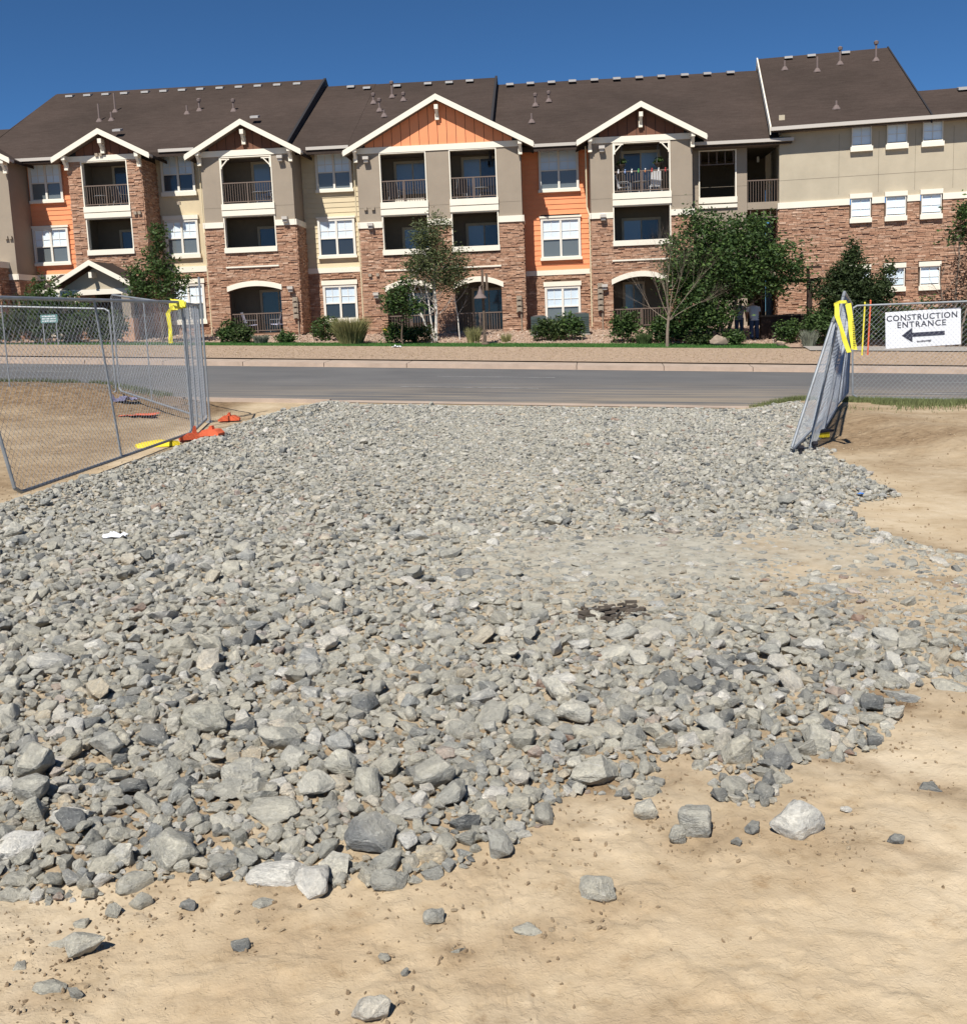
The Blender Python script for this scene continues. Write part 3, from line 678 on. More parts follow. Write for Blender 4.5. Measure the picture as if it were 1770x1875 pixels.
# windows: frame mesh is the part, panes and sill its children
_wc = {}
def window(u, z, w_, h_, y, fr=MAIN, twin=True, trim=.11, sill=.16, lintel=0, low='screenglass', up='blindglass', up2=None, split=.52, over=.05, rail=True):
    """u,z = lower left of the outer frame (above the sill)"""
    k = (round(w_, 2), round(h_, 2), twin, trim, split, rail)
    cols = 2 if twin else 1; mul = .10
    inner0, inner1 = trim, w_-trim; cw = (inner1-inner0-(mul if twin else 0))/cols; zt = h_-trim*(1 if trim > .06 else 1)
    zb = .05; zm = zb+(zt-zb)*(1-split)
    if k not in _wc:
        mb = MB(); d0, d1 = -.05, .08
        mb.box(0, trim, d0, d1, 0, h_); mb.box(w_-trim, w_, d0, d1, 0, h_); mb.box(trim, w_-trim, d0, d1, zt, h_); mb.box(trim, w_-trim, d0, d1, 0, zb)
        if twin: mb.box(trim+cw, trim+cw+mul, d0+.01, d1, zb, zt)
        if rail:
            for i in range(cols):
                x = trim+i*(cw+mul); mb.box(x, x+cw, -.02, d1, zm-.025, zm+.025)
        g = MB(); g.box(0, 1, 0, .01, 0, 1)
        mu = MB(); mh = (zt-zm)
        for i in range(cols):
            x = trim+i*(cw+mul); mu.box(x+cw/2-.011, x+cw/2+.011, .018, .034, zm+.025, zt); mu.box(x, x+cw, .016, .036, zm+mh*.42, zm+mh*.42+.02)
        _wc[k] = (mb.mesh('window'), mu.mesh('muntin'))
    fm, mm = _wc[k]
    f = place(fm, 'window', u, y-.08, z, M['frame'], bld, fr)
    link('muntin', mm, M['frame'], f)
    for i in range(cols):
        x = trim+i*(cw+mul)
        if i == 0 and up == 'blindglass': up_ = random.choice(['blindglass', 'blindglass', 'blindglass_b', 'blindglass_c']); low_ = low if random.random() < .7 else 'darkglass'
        if up != 'blindglass': up_, low_ = up, low
        for nm, za, zc_, mt in (('upper_pane', zm+.025, zt, up_), ('lower_pane', zb, zm-.025, low_)):
            q = MB().box(x, x+cw, .04, .05, za, zc_).mesh(nm); link('pane', q, M[mt], f)
    if sill: link('sill', MB().box(-over, w_+over, -.10, .08, -sill, -.002).mesh('sill'), M['trim'], f)
    if lintel: link('lintel', MB().box(-over, w_+over, -.09, .06, h_+.002, h_+lintel).mesh('lintel'), M['trim'], f)
    return f
def railing(u0, u1, z, h_=.95, y=.05, mid=True):
    """handrail with bars; the bars are sub-parts sharing one mesh"""
    mb = MB(); mb.box(u0, u1, y-.03, y+.03, h_-.05, h_); mb.box(u0, u1, y-.02, y+.02, .06, .10)
    if mid: mb.box((u0+u1)/2-.025, (u0+u1)/2+.025, y-.03, y+.03, 0, h_-.05)
    r = b_(mb, 'railing', M['rail'], ((0, 0, z), 0, None)); n = int((u1-u0)/.115); bm = MB().box(-.011, .011, y-.011, y+.011, .1, h_-.05).mesh('baluster')
    for i in range(1, n): link('baluster', bm, M['rail'], r, (u0+(u1-u0)*i/n, 0, 0))
def sliding(u0, u1, z, y, h_=2.05, left='blueglass', right='darkglass', kind='door'):
    mb = MB(); t = .12
    mb.box(u0-t, u0, y-.06, y+.02, z, z+h_+t); mb.box(u1, u1+t, y-.06, y+.02, z, z+h_+t); mb.box(u0, u1, y-.06, y+.02, z+h_, z+h_+t); mb.box((u0+u1)/2-.03, (u0+u1)/2+.03, y-.04, y+.02, z, z+h_)
    f = b_(mb, 'sliding_door' if kind == 'door' else 'balcony_window', M['beige'])
    link('pane', MB().box(u0, (u0+u1)/2-.03, y-.02, y, z, z+h_).mesh('pane'), M[left], f); link('pane', MB().box((u0+u1)/2+.03, u1, y-.02, y, z, z+h_).mesh('pane'), M[right], f)
def balcony_box(u0, u1, z0, z1, floor, deck=1.9):
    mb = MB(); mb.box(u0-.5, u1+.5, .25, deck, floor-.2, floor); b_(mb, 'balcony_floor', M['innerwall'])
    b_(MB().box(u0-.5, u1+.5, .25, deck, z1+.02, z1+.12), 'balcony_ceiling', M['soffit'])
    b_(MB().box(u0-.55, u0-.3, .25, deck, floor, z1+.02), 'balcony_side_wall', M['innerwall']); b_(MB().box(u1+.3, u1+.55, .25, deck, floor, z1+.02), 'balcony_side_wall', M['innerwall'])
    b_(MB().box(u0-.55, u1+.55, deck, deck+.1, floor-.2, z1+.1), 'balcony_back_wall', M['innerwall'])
def arch_fill(u0, u1, zs, rise, top, y0, y1):
    n = 14; arc = [(u0+(u1-u0)*i/n, zs+rise*(1-(2*i/n-1)**2)) for i in range(n+1)]
    mb = MB()
    for i in range(n): mb.prism([arc[i], arc[i+1], (arc[i+1][0], top), (arc[i][0], top)], y0, y1)
    b_(mb, 'arch_wall', M['stone_back'])
    mb = MB(); e = .07; th = .24
    oa = [(u0-e+(u1-u0+2*e)*i/n, zs+rise*(1-(2*i/n-1)**2)) for i in range(n+1)]
    for i in range(n): mb.prism([oa[i], oa[i+1], (oa[i+1][0], oa[i+1][1]+th), (oa[i][0], oa[i][1]+th)], y0-.09, y0+.1)
    b_(mb, 'arch_trim', M['trim'])
def gable(u0, u1, ze, za, zf0, zf1, wu0, wu1, board, pitchdepth, front=-.5, king=True, bw=.42, e_main=9.5):
    """projecting gable: white rakes, board face, frieze, brackets"""
    c = (u0+u1)/2; sl = (za-ze)/(c-u0); back = pitchdepth
    # roof planes
    for sgn_, ua in ((-1, u0), (1, u1)):
        poly = [(ua, ze-.02), (c, za-.02), (c, za-.16), (ua, ze-.16)]
        b_(MB().prism(poly, front+.02, back), 'gable_roof', M['roof'])
        b_(MB().prism([(ua, ze-.17), (c, za-.17), (c, za-.20), (ua, ze-.20)], front+.04, -.02), 'soffit', M['soffit'])
        fa = [(ua-sgn_*-.03, ze+.01), (c, za+.01), (c, za-.24), (ua-sgn_*-.03, ze-.24)]
        b_(MB().prism(fa, front-.035, front+.018), 'rake_board', M['trim'])
        b_(MB().box(ua-.06 if sgn_ < 0 else ua-.02, ua+.02 if sgn_ < 0 else ua+.06, front-.03, -.1, ze-.16, ze-.04), 'gutter', M['gutter'])
    # gable wall backing and boards
    b_(MB().prism([(wu0, zf1), (wu1, zf1), (wu1, ze+sl*(u1-wu1)-.2), (c, za-.2), (wu0, ze+sl*(wu0-u0)-.2)], .03, .2), 'gable_wall', M['shade_and_backing'])
    x = wu0
    while x < wu1-.01:
        xe = min(x+bw, wu1); tz = lambda q: (ze+sl*(q-u0) if q < c else ze+sl*(u1-q))-.2
        a, b2 = x+.012, xe-.012; top = [(b2, tz(b2)), (a, tz(a))]
        if a < c < b2: top = [(b2, tz(b2)), (c, tz(c)), (a, tz(a))]
        if min(p[1] for p in top) > zf1+.02: b_(MB().prism([(a, zf1+.01), (b2, zf1+.01)]+top, 0, .03), 'gable_board', M[board])
        x = xe
    b_(MB().box(wu0-.02, wu1+.02, -.05, .0, zf0, zf1), 'frieze_board', M['trim'])
    br = MB().box(-.085, .085, -.42, 0, .42, .62).prism([(-.085, .0), (.085, 0), (.085, .3), (-.085, .3)], -.16, 0).prism([(-.07, .05), (.07, .05), (.07, .5), (-.07, .5)], -.05, 0)
    br.add([(-.06, -.1, .06), (.06, -.1, .06), (.06, -.42, .42), (-.06, -.42, .42), (-.06, -.02, .06), (.06, -.02, .06), (.06, -.3, .42), (-.06, -.3, .42)], [(0,1,2,3),(4,5,6,7),(0,3,7,4),(1,2,6,5)])
    me = br.mesh('bracket')
    for q in (wu0+.0, wu1-.0): place(me, 'bracket', q, -.052, zf0-.38, M['trim'])
    if king: place(me, 'bracket', c, -.01, za-1.05, M['trim'])
def bay(u0, u1, zf, zb, base, holes, band=None, upper='taupe', depth=2.0):
    hs = [h[:4] for h in holes]
    if band:
        wall('wall', M[upper], u0, u1, band[1], zf, 0, .25, hs); wall('wall', M['stone_back'], u0, u1, base-.6, band[0], 0.02, .25, hs)
        hb = [h for h in hs if h[2] < band[1] and h[3] > band[0]]
        mb = MB(); x = u0-.03
        for h in sorted(hb)+[(u1+.03, 0, 0, 0)]:
            if h[0]-x > .02: mb.box(x, h[0], -.08, .2, band[0], band[1])
            x = h[1]
        b_(mb, 'trim_band', M['trim'])
        for sx, sg_ in ((u0, -1), (u1, 1)):
            b_(MB().box(min(sx, sx+.08*sg_), max(sx, sx+.08*sg_), -.08, depth, band[0], band[1]), 'trim_band', M['trim'])
        top = band[0]
    else:
        wall('wall', M['stone_back'], u0, u1, base-.6, zf, .02, .25, hs); top = zf
    for a, c in ((u0, u0+.2), (u1-.2, u1)):
        if band: bx_('side_wall', M[upper], a+.001, c-.001, .25, depth+.3, band[1], zf+.3)
        bx_('side_wall', M['stone_back'], a+.001, c-.001, .25, depth+.3, base-.6, top)
    grow = [(h[0]-(.0), h[1], h[2]-(h[4] if len(h) > 4 else 0), h[3]+(h[5] if len(h) > 5 else 0)) for h in holes]
    ledge(stone, 'f', .02, u0, u1, base-.1, top, grow)
    ledge(stone, 'r', u1, .0, depth, base-.1, top); ledge(stone, 'l', u0, .0, depth, base-.1, top)
def jamb(u0, u1, z0, z1):        # thin cream edge around an opening
    mb = MB(); mb.box(u0, u0+.05, -.03, .25, z0, z1); mb.box(u1-.05, u1, -.03, .25, z0, z1); mb.box(u0+.05, u1-.05, -.03, .25, z1-.05, z1)
    b_(mb, 'opening_trim', M['trim'])
def hbands(u0, u1, lo, hi):      # two cream boards between upper and middle balcony
    h_ = hi-lo; bx_('balcony_fascia', M['trim'], u0-.03, u1+.03, -.09, .24, lo, lo+h_*.44); bx_('balcony_fascia', M['trim'], u0-.03, u1+.03, -.11, .24, lo+h_*.5, hi)
def sillb(u0, u1, z, h_=.24): bx_('balcony_sill', M['trim'], u0-.03, u1+.03, -.12, .26, z-h_, z)
def thin(u0, u1, z): bx_('string_course', M['trim'], u0, u1, -.10, .02, z, z+.07)
def light(u, z, y=-.0):
    me = MB().box(-.09, .09, -.02, 0, -.12, .15).box(-.13, .13, -.28, -.02, .02, .15).box(-.1, .1, -.2, -.02, -.1, .02).mesh('wall_light'); place(me, 'wall_light', u, y-.05, z, M['gutter'])
def ventcap(u, z, y=-.0): place(MB().box(-.07, .07, -.10, 0, -.06, .08).mesh('wall_vent'), 'wall_vent', u, y-.03, z, M['taupe'])
def meters(u, z, n=4):
    mb = MB()
    for i in range(n): mb.box(-.12, .12, -.16, 0, i*.26, i*.26+.22); mb.box(-.07, .07, -.2, -.16, i*.26+.04, i*.26+.18)
    mb.box(.06, .1, -.08, 0, -.9, 0); place(mb.mesh('utility_meter'), 'utility_meter', u, -.06, z, M['taupe'])

# -- bay 1, all stone
bay(-22.05, -18.6, 9.72, None, 1.35, [(-21.44, -19.24, 7.64, 9.72, .52, 0), (-21.42, -19.22, 5.66, 7.12, .24, .52), (-21.3, -19.3, 1.45, 3.6, 0, .2)])
jamb(-21.44, -19.24, 7.64, 9.70); jamb(-21.42, -19.22, 5.66, 7.12); hbands(-21.42, -19.24, 7.12, 7.64); sillb(-21.42, -19.22, 5.66)
balcony_box(-21.44, -19.24, 7.64, 9.70, 7.6); balcony_box(-21.42, -19.22, 5.66, 7.12, 4.55); balcony_box(-21.3, -19.3, 1.45, 3.6, 1.45)
railing(-21.38, -19.3, 7.66); sliding(-20.6, -19.3, 7.6, 1.88, left='darkglass'); sliding(-20.5, -19.4, 4.55, 1.88, left='darkglass')
gable(-22.55, -18.0, 9.86, 11.05, 9.70, 9.94, -22.05, -18.6, 'brownboard', 3.3)
# -- bay 2
bay(-15.77, -11.52, 9.62, None, 1.5, [(-14.88, -12.45, 7.46, 9.6, .54, 0), (-14.88, -12.44, 5.48, 6.92, .24, .54), (-14.86, -12.41, 1.52, 3.72, 0, .0)], (6.40, 6.66))
jamb(-14.88, -12.45, 7.46, 9.58); jamb(-14.88, -12.44, 5.48, 6.92); hbands(-14.88, -12.45, 6.92, 7.46); sillb(-14.88, -12.44, 5.48); thin(-14.9, -12.4, 4.55)
arch_fill(-14.86, -12.41, 3.47, .22, 3.73, .0, .25)
for z in ((7.46, 9.58, 7.42), (5.48, 6.92, 4.4), (1.52, 3.72, 1.5)): balcony_box(-14.88, -12.44, *z)
railing(-14.82, -12.5, 7.48); railing(-14.8, -12.46, 1.54, .9); sliding(-13.8, -12.2, 7.42, 1.88, left='blueglass', right='blueglass'); sliding(-13.7, -12.2, 4.4, 1.88, left='darkglass', right='blueglass'); sliding(-13.8, -12.2, 1.5, 1.88, 1.95, left='darkglass', right='darkglass')
gable(-16.3, -10.98, 9.68, 11.13, 9.60, 9.86, -15.77, -11.52, 'brownboard', 4.0)
# -- bay 3, wide orange gable
H3 = [(-7.48, -5.34, 7.20, 9.42, .56, 0), (-4.29, -2.12, 7.20, 9.42, .56, 0), (-7.46, -5.31, 5.06, 6.62, .26, .56), (-4.27, -2.11, 5.08, 6.64, .26, .56), (-7.42, -5.25, 1.2, 3.46, 0, 0), (-4.24, -2.1, 1.1, 3.46, 0, 0)]
bay(-8.52, -1.03, 9.40, None, 1.2, H3, (6.08, 6.36))
for u0, u1 in ((-7.47, -5.33), (-4.28, -2.12)):
    jamb(u0, u1, 7.2, 9.40); jamb(u0, u1, 5.07, 6.63); hbands(u0, u1, 6.63, 7.2); sillb(u0, u1, 5.07); thin(u0, u1+.05, 4.1); arch_fill(u0+.05, u1+.05, 3.16, .3, 3.47, .0, .25)
    for z in ((7.2, 9.40, 7.15), (5.07, 6.63, 4.1), (1.15, 3.46, 1.15)): balcony_box(u0, u1, *z)
    railing(u0+.05, u1-.05, 7.22); railing(u0+.1, u1, 1.16, .9)
sliding(-6.95, -5.4, 7.75, 1.88, 1.4, 'blueglass', 'blueglass', 'w'); sliding(-3.75, -2.2, 7.15, 1.88, left='blueglass'); sliding(-6.7, -5.4, 4.7, 1.88, 1.4, 'blueglass', 'blueglass', 'w'); sliding(-3.65, -2.15, 4.1, 1.88, left='blueglass')
sliding(-6.7, -5.2, 1.7, 1.88, 1.4, 'darkglass', 'darkglass', 'w'); sliding(-3.5, -2.1, 1.15, 1.88, 1.95, 'darkglass', 'darkglass')
gable(-9.0, -.45, 9.50, 11.76, 9.40, 9.66, -8.52, -1.03, 'orange', 5.2)
# -- bay 4
bay(2.1, 6.65, 9.36, None, 1.05, [(3.11, 5.68, 7.12, 9.36, .54, 0), (3.08, 5.68, 5.02, 6.58, .26, .54), (3.02, 5.55, 1.08, 3.40, 0, 0)], (6.04, 6.30))
jamb(3.11, 5.68, 7.12, 9.34); jamb(3.08, 5.68, 5.02, 6.58); hbands(3.1, 5.68, 6.58, 7.12); sillb(3.08, 5.68, 5.02); thin(3.0, 5.6, 4.1); arch_fill(3.02, 5.55, 3.06, .33, 3.41, .0, .25)
for z in ((7.12, 9.34, 7.06), (5.02, 6.58, 4.0), (1.08, 3.4, 1.06)): balcony_box(3.1, 5.68, *z)
railing(3.17, 5.62, 7.14); railing(3.08, 5.5, 1.1, .86); sliding(3.75, 5.3, 7.06, 1.88, left='darkglass', right='blueglass'); sliding(3.7, 5.3, 4.0, 1.88, left='blueglass'); sliding(3.7, 4.5, 1.9, 1.88, 1.2, 'blueglass', 'screenglass', 'w')
gable(1.53, 7.21, 9.44, 10.98, 9.34, 9.60, 2.1, 6.65, 'brownboard', 4.0)
for u, z in ((-12.0, 9.35), (-11.95, 6.62), (-11.9, 3.45), (-8.05, 9.1), (-8.0, 6.15), (-7.9, 3.0), (2.62, 9.05), (2.62, 6.05), (2.62, 2.95)): light(u, z)
for u, z in ((-8.2, 6.95), (-7.85, 6.95), (-8.15, 3.95), (-7.8, 3.95), (-19.0, 7.25), (-18.8, 7.25), (-20.6, 9.95), (-20.4, 9.95), (-25.3, 6.4), (-25.1, 6.4), (-16.9, 7.6)): ventcap(u, z)
meters(-11.72, 2.1, 4); meters(-1.3, 2.0, 3); meters(2.42, 1.9, 5)
for ua, sgs in ((3.17, 1), (5.63, -1), (-14.83, 1), (-12.5, -1)):       # corner knees of the upper balconies
    zt = 9.28 if ua > 0 else 9.5; mb = MB().bar((ua, -.0, zt-.03), (ua+sgs*.42, 0, zt-.03), .05, .05).bar((ua+.02*sgs, 0, zt), (ua+.02*sgs, 0, zt-.45), .06, .06).bar((ua+.03*sgs, 0, zt-.36), (ua+sgs*.33, 0, zt-.04), .05, .05)
    b_(mb, 'corner_knee', M['trim'])
# -- recessed walls
def recess(u0, u1, zt, band, base, mt, boards, wins, y=1.95, ym=1.5):
    k_ = (DB+y)/(DB+ym); zs_ = lambda z: 1.6+(z-1.6)*k_
    wins = [(w_[0]*k_, zs_(w_[1]), w_[2]*k_, w_[3]*k_, *w_[4:]) for w_ in wins]; band = (zs_(band[0]), zs_(band[1])); zt = zs_(zt); u1 = u1+.18; u0 = u0
    hs = [(w_[0], w_[0]+w_[2], w_[1], w_[1]+w_[3]) for w_ in wins]
    wall('wall', M['stone_back'], u0, u1, base-.6, band[0], y, y+.2, [])
    ledge(stone, 'f', y, u0, u1, base-.1, band[0], [(h[0], h[1], h[2]-.2, h[3]+.28) for h in hs])
    bx_('trim_band', M['trim'], u0, u1, y-.08, y+.1, band[0], band[1])
    if boards:
        bx_('wall', M['shade_and_backing'], u0, u1, y+.03, y+.2, band[1], zt); z = band[1]+.005
        while z < zt:
            xs = [u0, u1]
            free = [(u0, u1)]
            for h in hs:
                if h[2] < z+.2 and h[3]+.0 > z+.03: free = [(a, min(c, h[0])) for a, c in free if a < h[0]]+[(max(a, h[1]), c) for a, c in free if c > h[1]]
            for a, c in free:
                if c-a > .02: b_(MB().add([(a, y-.02, z), (c, y-.02, z), (c, y+.005, z+.232), (a, y+.005, z+.232), (a, y+.03, z), (c, y+.03, z), (c, y+.03, z+.232), (a, y+.03, z+.232)], [(0,1,2,3),(0,4,5,1),(3,2,6,7),(0,3,7,4),(1,5,6,2)]), 'siding_board', M[mt])
            z += .235
    else: wall('wall', M[mt], u0, u1, band[1], zt, y, y+.2)
    for w_ in wins: window(w_[0], w_[1], w_[2], w_[3], y-.0, lintel=w_[4], sill=w_[5], up2=w_[6] if len(w_) > 6 else None, low=w_[7] if len(w_) > 7 else 'screenglass')
recess(-24.98, -22.05, 10.2, (4.45, 4.72), 1.5, 'orange', True, [(-24.66, 8.22, 1.62, 1.75, 0, .13), (-24.74, 5.27, 1.76, 1.66, .1, .13), (-24.5, 1.9, 1.6, 2.2, .22, .2)])
recess(-18.6, -15.77, 10.2, (4.54, 4.81), 1.5, 'cream_stucco', False, [(-18.17, 8.32, 1.62, 1.75, 0, .2, None, 'darkglass'), (-18.2, 5.4, 1.62, 1.62, .2, .2), (-18.1, 2.25, 1.6, 1.75, .22, .2)])
recess(-11.52, -8.52, 9.9, (4.22, 4.46), 1.5, 'siding', True, [(-10.73, 8.08, 1.72, 1.72, 0, .13), (-10.79, 5.02, 1.78, 1.72, .09, .13), (-10.72, 2.02, 1.64, 1.62, .22, .2, None, 'darkglass')])
recess(-1.03, 2.1, 9.45, (3.67, 3.90), 1.1, 'orange', True, [(-.23, 7.60, 1.85, 1.86, 0, .13), (-.22, 4.48, 1.86, 1.82, .09, .13), (-.12, 1.36, 1.68, 1.78, .22, .2)])
for u0, u1, e, y in ((-25.0, -22.5, 10.0, .9), (-18.0, -16.3, 10.1, .9), (-11.0, -9.0, 9.85, .9), (-.45, 1.53, 9.47, .9)):
    bx_('gutter', M['gutter'], u0, u1, y-.12, y, e-.02, e+.12); bx_('soffit', M['soffit'], u0-.6, u1+.6, y+.0, 1.95, e-.06, e-.02)
for u in (-8.6, 2.02, -15.84): b_(MB().tube((u, .05, 1.2), (u, .05, 6.2), .035, .035, 8).tube((u, .05, 6.2), (u-.1, .3, 6.6), .035).tube((u-.1, .3, 6.6), (u-.1, .3, 9.3), .035), 'downspout', M['siding'])
# -- bay 0 at the far left and its stone pier
bay(-29.6, -24.98, 9.75, None, 1.6, [(-28.6, -26.2, 7.7, 9.6, .5, 0)], (4.45, 4.72)); balcony_box(-28.6, -26.2, 7.7, 9.6, 7.6); railing(-28.5, -26.3, 7.72)
gable(-29.9, -24.6, 9.95, 11.35, 9.70, 9.95, -29.6, -24.98, 'brownboard', 3.6)
bx_('wall', M['stone_back'], -27.2, -25.42, -1.0, 0, .9, 5.0); ledge(stone, 'f', -1.0, -27.2, -25.42, 1.2, 5.0); ledge(stone, 'r', -25.42, -1.0, 0, 1.2, 5.0); bx_('pier_cap', M['trim'], -27.3, -25.32, -1.1, 0, 5.0, 5.28)
bx_('wall', M['cream_stucco'], -36, -29.6, 1.6, 1.8, 1, 10)
# -- stair tower wall and breezeway right of bay 4
wall('wall', M['taupe'], 6.65, 9.26, .5, 9.2, 1.0, 1.2, [(7.12, 8.72, 6.86, 8.9)])
mb = MB(); mb.box(7.07, 7.12, .95, 1.15, 6.8, 8.95).box(8.72, 8.78, .95, 1.15, 6.8, 8.95).box(7.12, 8.72, .95, 1.15, 8.9, 8.95); b_(mb, 'opening_trim', M['trim'])
bx_('balcony_sill', M['trim'], 7.05, 8.8, .88, 1.2, 6.58, 6.84); bx_('balcony_sill', M['trim'], 7.05, 8.8, .9, 1.0, 6.36, 6.52)
mb = MB().box(7.12, 8.72, 1.05, 1.09, 8.30, 8.34)
for i in range(5): mb.box(7.15+i*.37, 7.19+i*.37, 1.05, 1.09, 8.34, 8.9)
b_(mb, 'transom_grille', M['rail'])
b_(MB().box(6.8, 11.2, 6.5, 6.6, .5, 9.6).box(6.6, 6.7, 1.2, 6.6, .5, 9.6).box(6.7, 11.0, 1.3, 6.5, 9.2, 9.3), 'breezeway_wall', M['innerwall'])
for z in (3.55, 6.55): bx_('breezeway_floor', M['taupe'], 9.27, 11.3, 1.0, 6.5, z-.32, z); 
for z in (6.55, 3.55):
    mb = MB().box(9.27, 10.7, 1.05, 1.1, z+.95, z+1.0)
    for i in range(12): mb.box(9.3+i*.12, 9.32+i*.12, 1.06, 1.09, z, z+.95)
    b_(mb, 'breezeway_railing', M['rail'])
mb = MB().box(9.27, 10.7, 1.05, 1.09, 5.85, 5.9)
for i in range(5): mb.box(9.4+i*.3, 9.44+i*.3, 1.05, 1.09, 5.9, 6.22)
b_(mb, 'transom_grille', M['rail'])
for z in (8.6, 5.6): b_(MB().box(10.1, 10.2, 3.0, 3.1, z, z+.25), 'hallway_lamp', M['trim'])
# -- wing
WH = []
for u, w_ in ((6.25, .80), (7.66, .80), (9.07, .79)):
    WH += [(u, u+w_, 8.31, 9.2), (u, u+w_, 5.36, 6.17), (u, u+w_, 2.38, 3.18)]
for u, w_ in ((6.25, .80), (7.66, .80), (9.07, .79), (12.2, .8), (13.6, .8)):
    window(u, 8.31, w_, .92, 0, WING, False, .035, .2, 0, split=.98, rail=False, up='blindglass')
    window(u, 5.36, w_, .82, 0, WING, False, .035, .2, .2, split=.98, rail=False)
    window(u, 2.40, w_, .80, 0, WING, False, .035, .2, .2, split=.98, rail=False)
wall('wall', M['beige'], 3.31, 22, 6.20, 9.35, .0, .25, [], WING); wall('wall', M['stone_back'], 3.31, 22, -.4, 5.94, .02, .25, [], WING)
mb = MB(); x = 3.28
for u in (6.2, 7.61, 9.02, 12.15, 13.55, 22.3):
    mb.box(x, u, -.07, .2, 5.94, 6.20); x = u+.9
b_(mb, 'trim_band', M['trim'], WING)
for u in (5.75, 7.35, 8.8, 10.3): bx_('stucco_joint', M['innerwall'], u, u+.012, -.003, .01, 6.4, 8.9, WING)
bx_('stucco_joint', M['innerwall'], 3.31, 22, -.003, .01, 7.12, 7.135, WING)
bx_('side_wall', M['beige'], 3.311, 3.55, .25, 10, 6.2, 9.9, WING); bx_('side_wall', M['stone_back'], 3.311, 3.55, .25, 10, -.4, 5.94, WING); bx_('trim_band', M['trim'], 3.24, 3.30, -.07, 3, 5.94, 6.2, WING)
WHS = [(u-.06, u+.86, z-.2, z+.82+.2) for u in (6.25, 7.66, 9.07, 12.2, 13.6) for z in (5.36, 2.40)]
ledge(wstone, 'f', .02, 3.31, 16, .3, 5.94, WHS); ledge(wstone, 'l', 3.31, .0, 3, .3, 5.94)
for u in (6.6, 8.71, -.45, -17): pass
bx_('stucco_joint', M['innerwall'], 6.65, 9.26, .997, 1.01, 7.30, 7.315)
for u0, u1, z in ((-15.77, -14.9, 7.3), (-12.42, -11.52, 7.3), (-8.52, -7.5, 6.98), (-5.3, -4.32, 6.98), (-2.08, -1.03, 6.98), (2.1, 3.07, 6.9), (5.72, 6.65, 6.9)): bx_('stucco_joint', M['innerwall'], u0, u1, -.003, .01, z, z+.016)
tag(b_(stone, 'ledgestone', M['stone']), kind='stuff'); tag(b_(wstone, 'ledgestone', M['stone'], WING), kind='stuff')
# -- roofs
def slab(u0, u1, de, ze, dr, zr, fr=MAIN, th=.22, back=True, nm='roof'):
    sl = (zr-ze)/(dr-de); db = dr+(dr-de)
    poly = [(de, ze), (dr, zr), (db, ze), (db, ze-th), (dr, zr-th), (de, ze-th)]
    return b_(MB().prism(poly, u0, u1, 'yz'), nm, M['roof'], fr)
def gable_end(u, de, ze, dr, zr, fr=MAIN, mt='shade_and_backing', t=.06, dn=.42):  # default colour is painted shade; a deeper board widens the dark step band
    db = dr+(dr-de); poly = [(de-.02, ze+.06), (dr, zr+.06), (db, ze+.06), (db, ze-dn), (dr, zr-dn), (de-.02, ze-dn)]
    return b_(MB().prism(poly, u, u+t, 'yz'), 'rake_board', M[mt], fr)
def gable_fill(u, de, ze, dr, zr, mt='shade_and_backing', fr=MAIN):  # default paints the end wall near black as shade
    b_(MB().prism([(de+.6, ze-1), (dr, zr-.4), (2*dr-de-.6, ze-1)], u, u+.1, 'yz'), 'gable_wall', M[mt], fr)
slab(-27.25, -12.0, .85, 10.10, 11.0, 15.28); gable_end(-12.0, .85, 10.10, 11, 15.28, dn=.9, t=.12); gable_fill(-12.1, .85, 10.08, 11, 15.2); gable_end(-27.31, .85, 10.08, 11, 15.2, mt='roof', dn=.3); gable_fill(-27.2, .85, 10.08, 11, 15.2, 'cream_stucco')
slab(-44, -27.32, .85, 10.08, 5.9, 12.5)
slab(-11.88, -9.1, .85, 9.86, 11.0, 14.88); slab(-9.1, -2.5, .85, 9.85, 11.0, 14.86); gable_end(-2.5, .85, 9.86, 11, 14.90, dn=.9, t=.12); gable_fill(-2.6, .85, 9.86, 11, 14.86)
slab(-2.38, 11.6, .85, 9.48, 11.0, 14.48)
b_(MB().prism([(.2, 9.17), (.86, 9.49), (.86, 9.28), (.2, 8.97)], 6.75, 11.1, 'yz'), 'roof', M['roof']); bx_('gutter', M['gutter'], 6.75, 11.15, .06, .2, 9.06, 9.2); bx_('soffit', M['soffit'], 6.7, 11.1, .2, 1.2, 8.98, 9.02)
slab(2.95, 9.28, -.6, 9.28, 10.4, 14.53, WING); gable_end(2.88, -.6, 9.28, 10.4, 14.53, WING, 'trim', dn=.3); gable_end(9.28, -.6, 9.28, 10.4, 14.53, WING, 'shade_and_backing', dn=.3)
slab(9.35, 24, -.6, 9.28, 2.75, 10.9, WING)
b_(MB().prism([(-.4, 9.0), (10.4, 14.2), (21, 9.0)], 3.3, 3.4, 'yz'), 'gable_wall', M['beige'], WING)
bx_('gutter', M['gutter'], 2.9, 24, -.74, -.6, 9.12, 9.27, WING); bx_('soffit', M['soffit'], 3.3, 24, -.6, 0, 9.1, 9.14, WING)
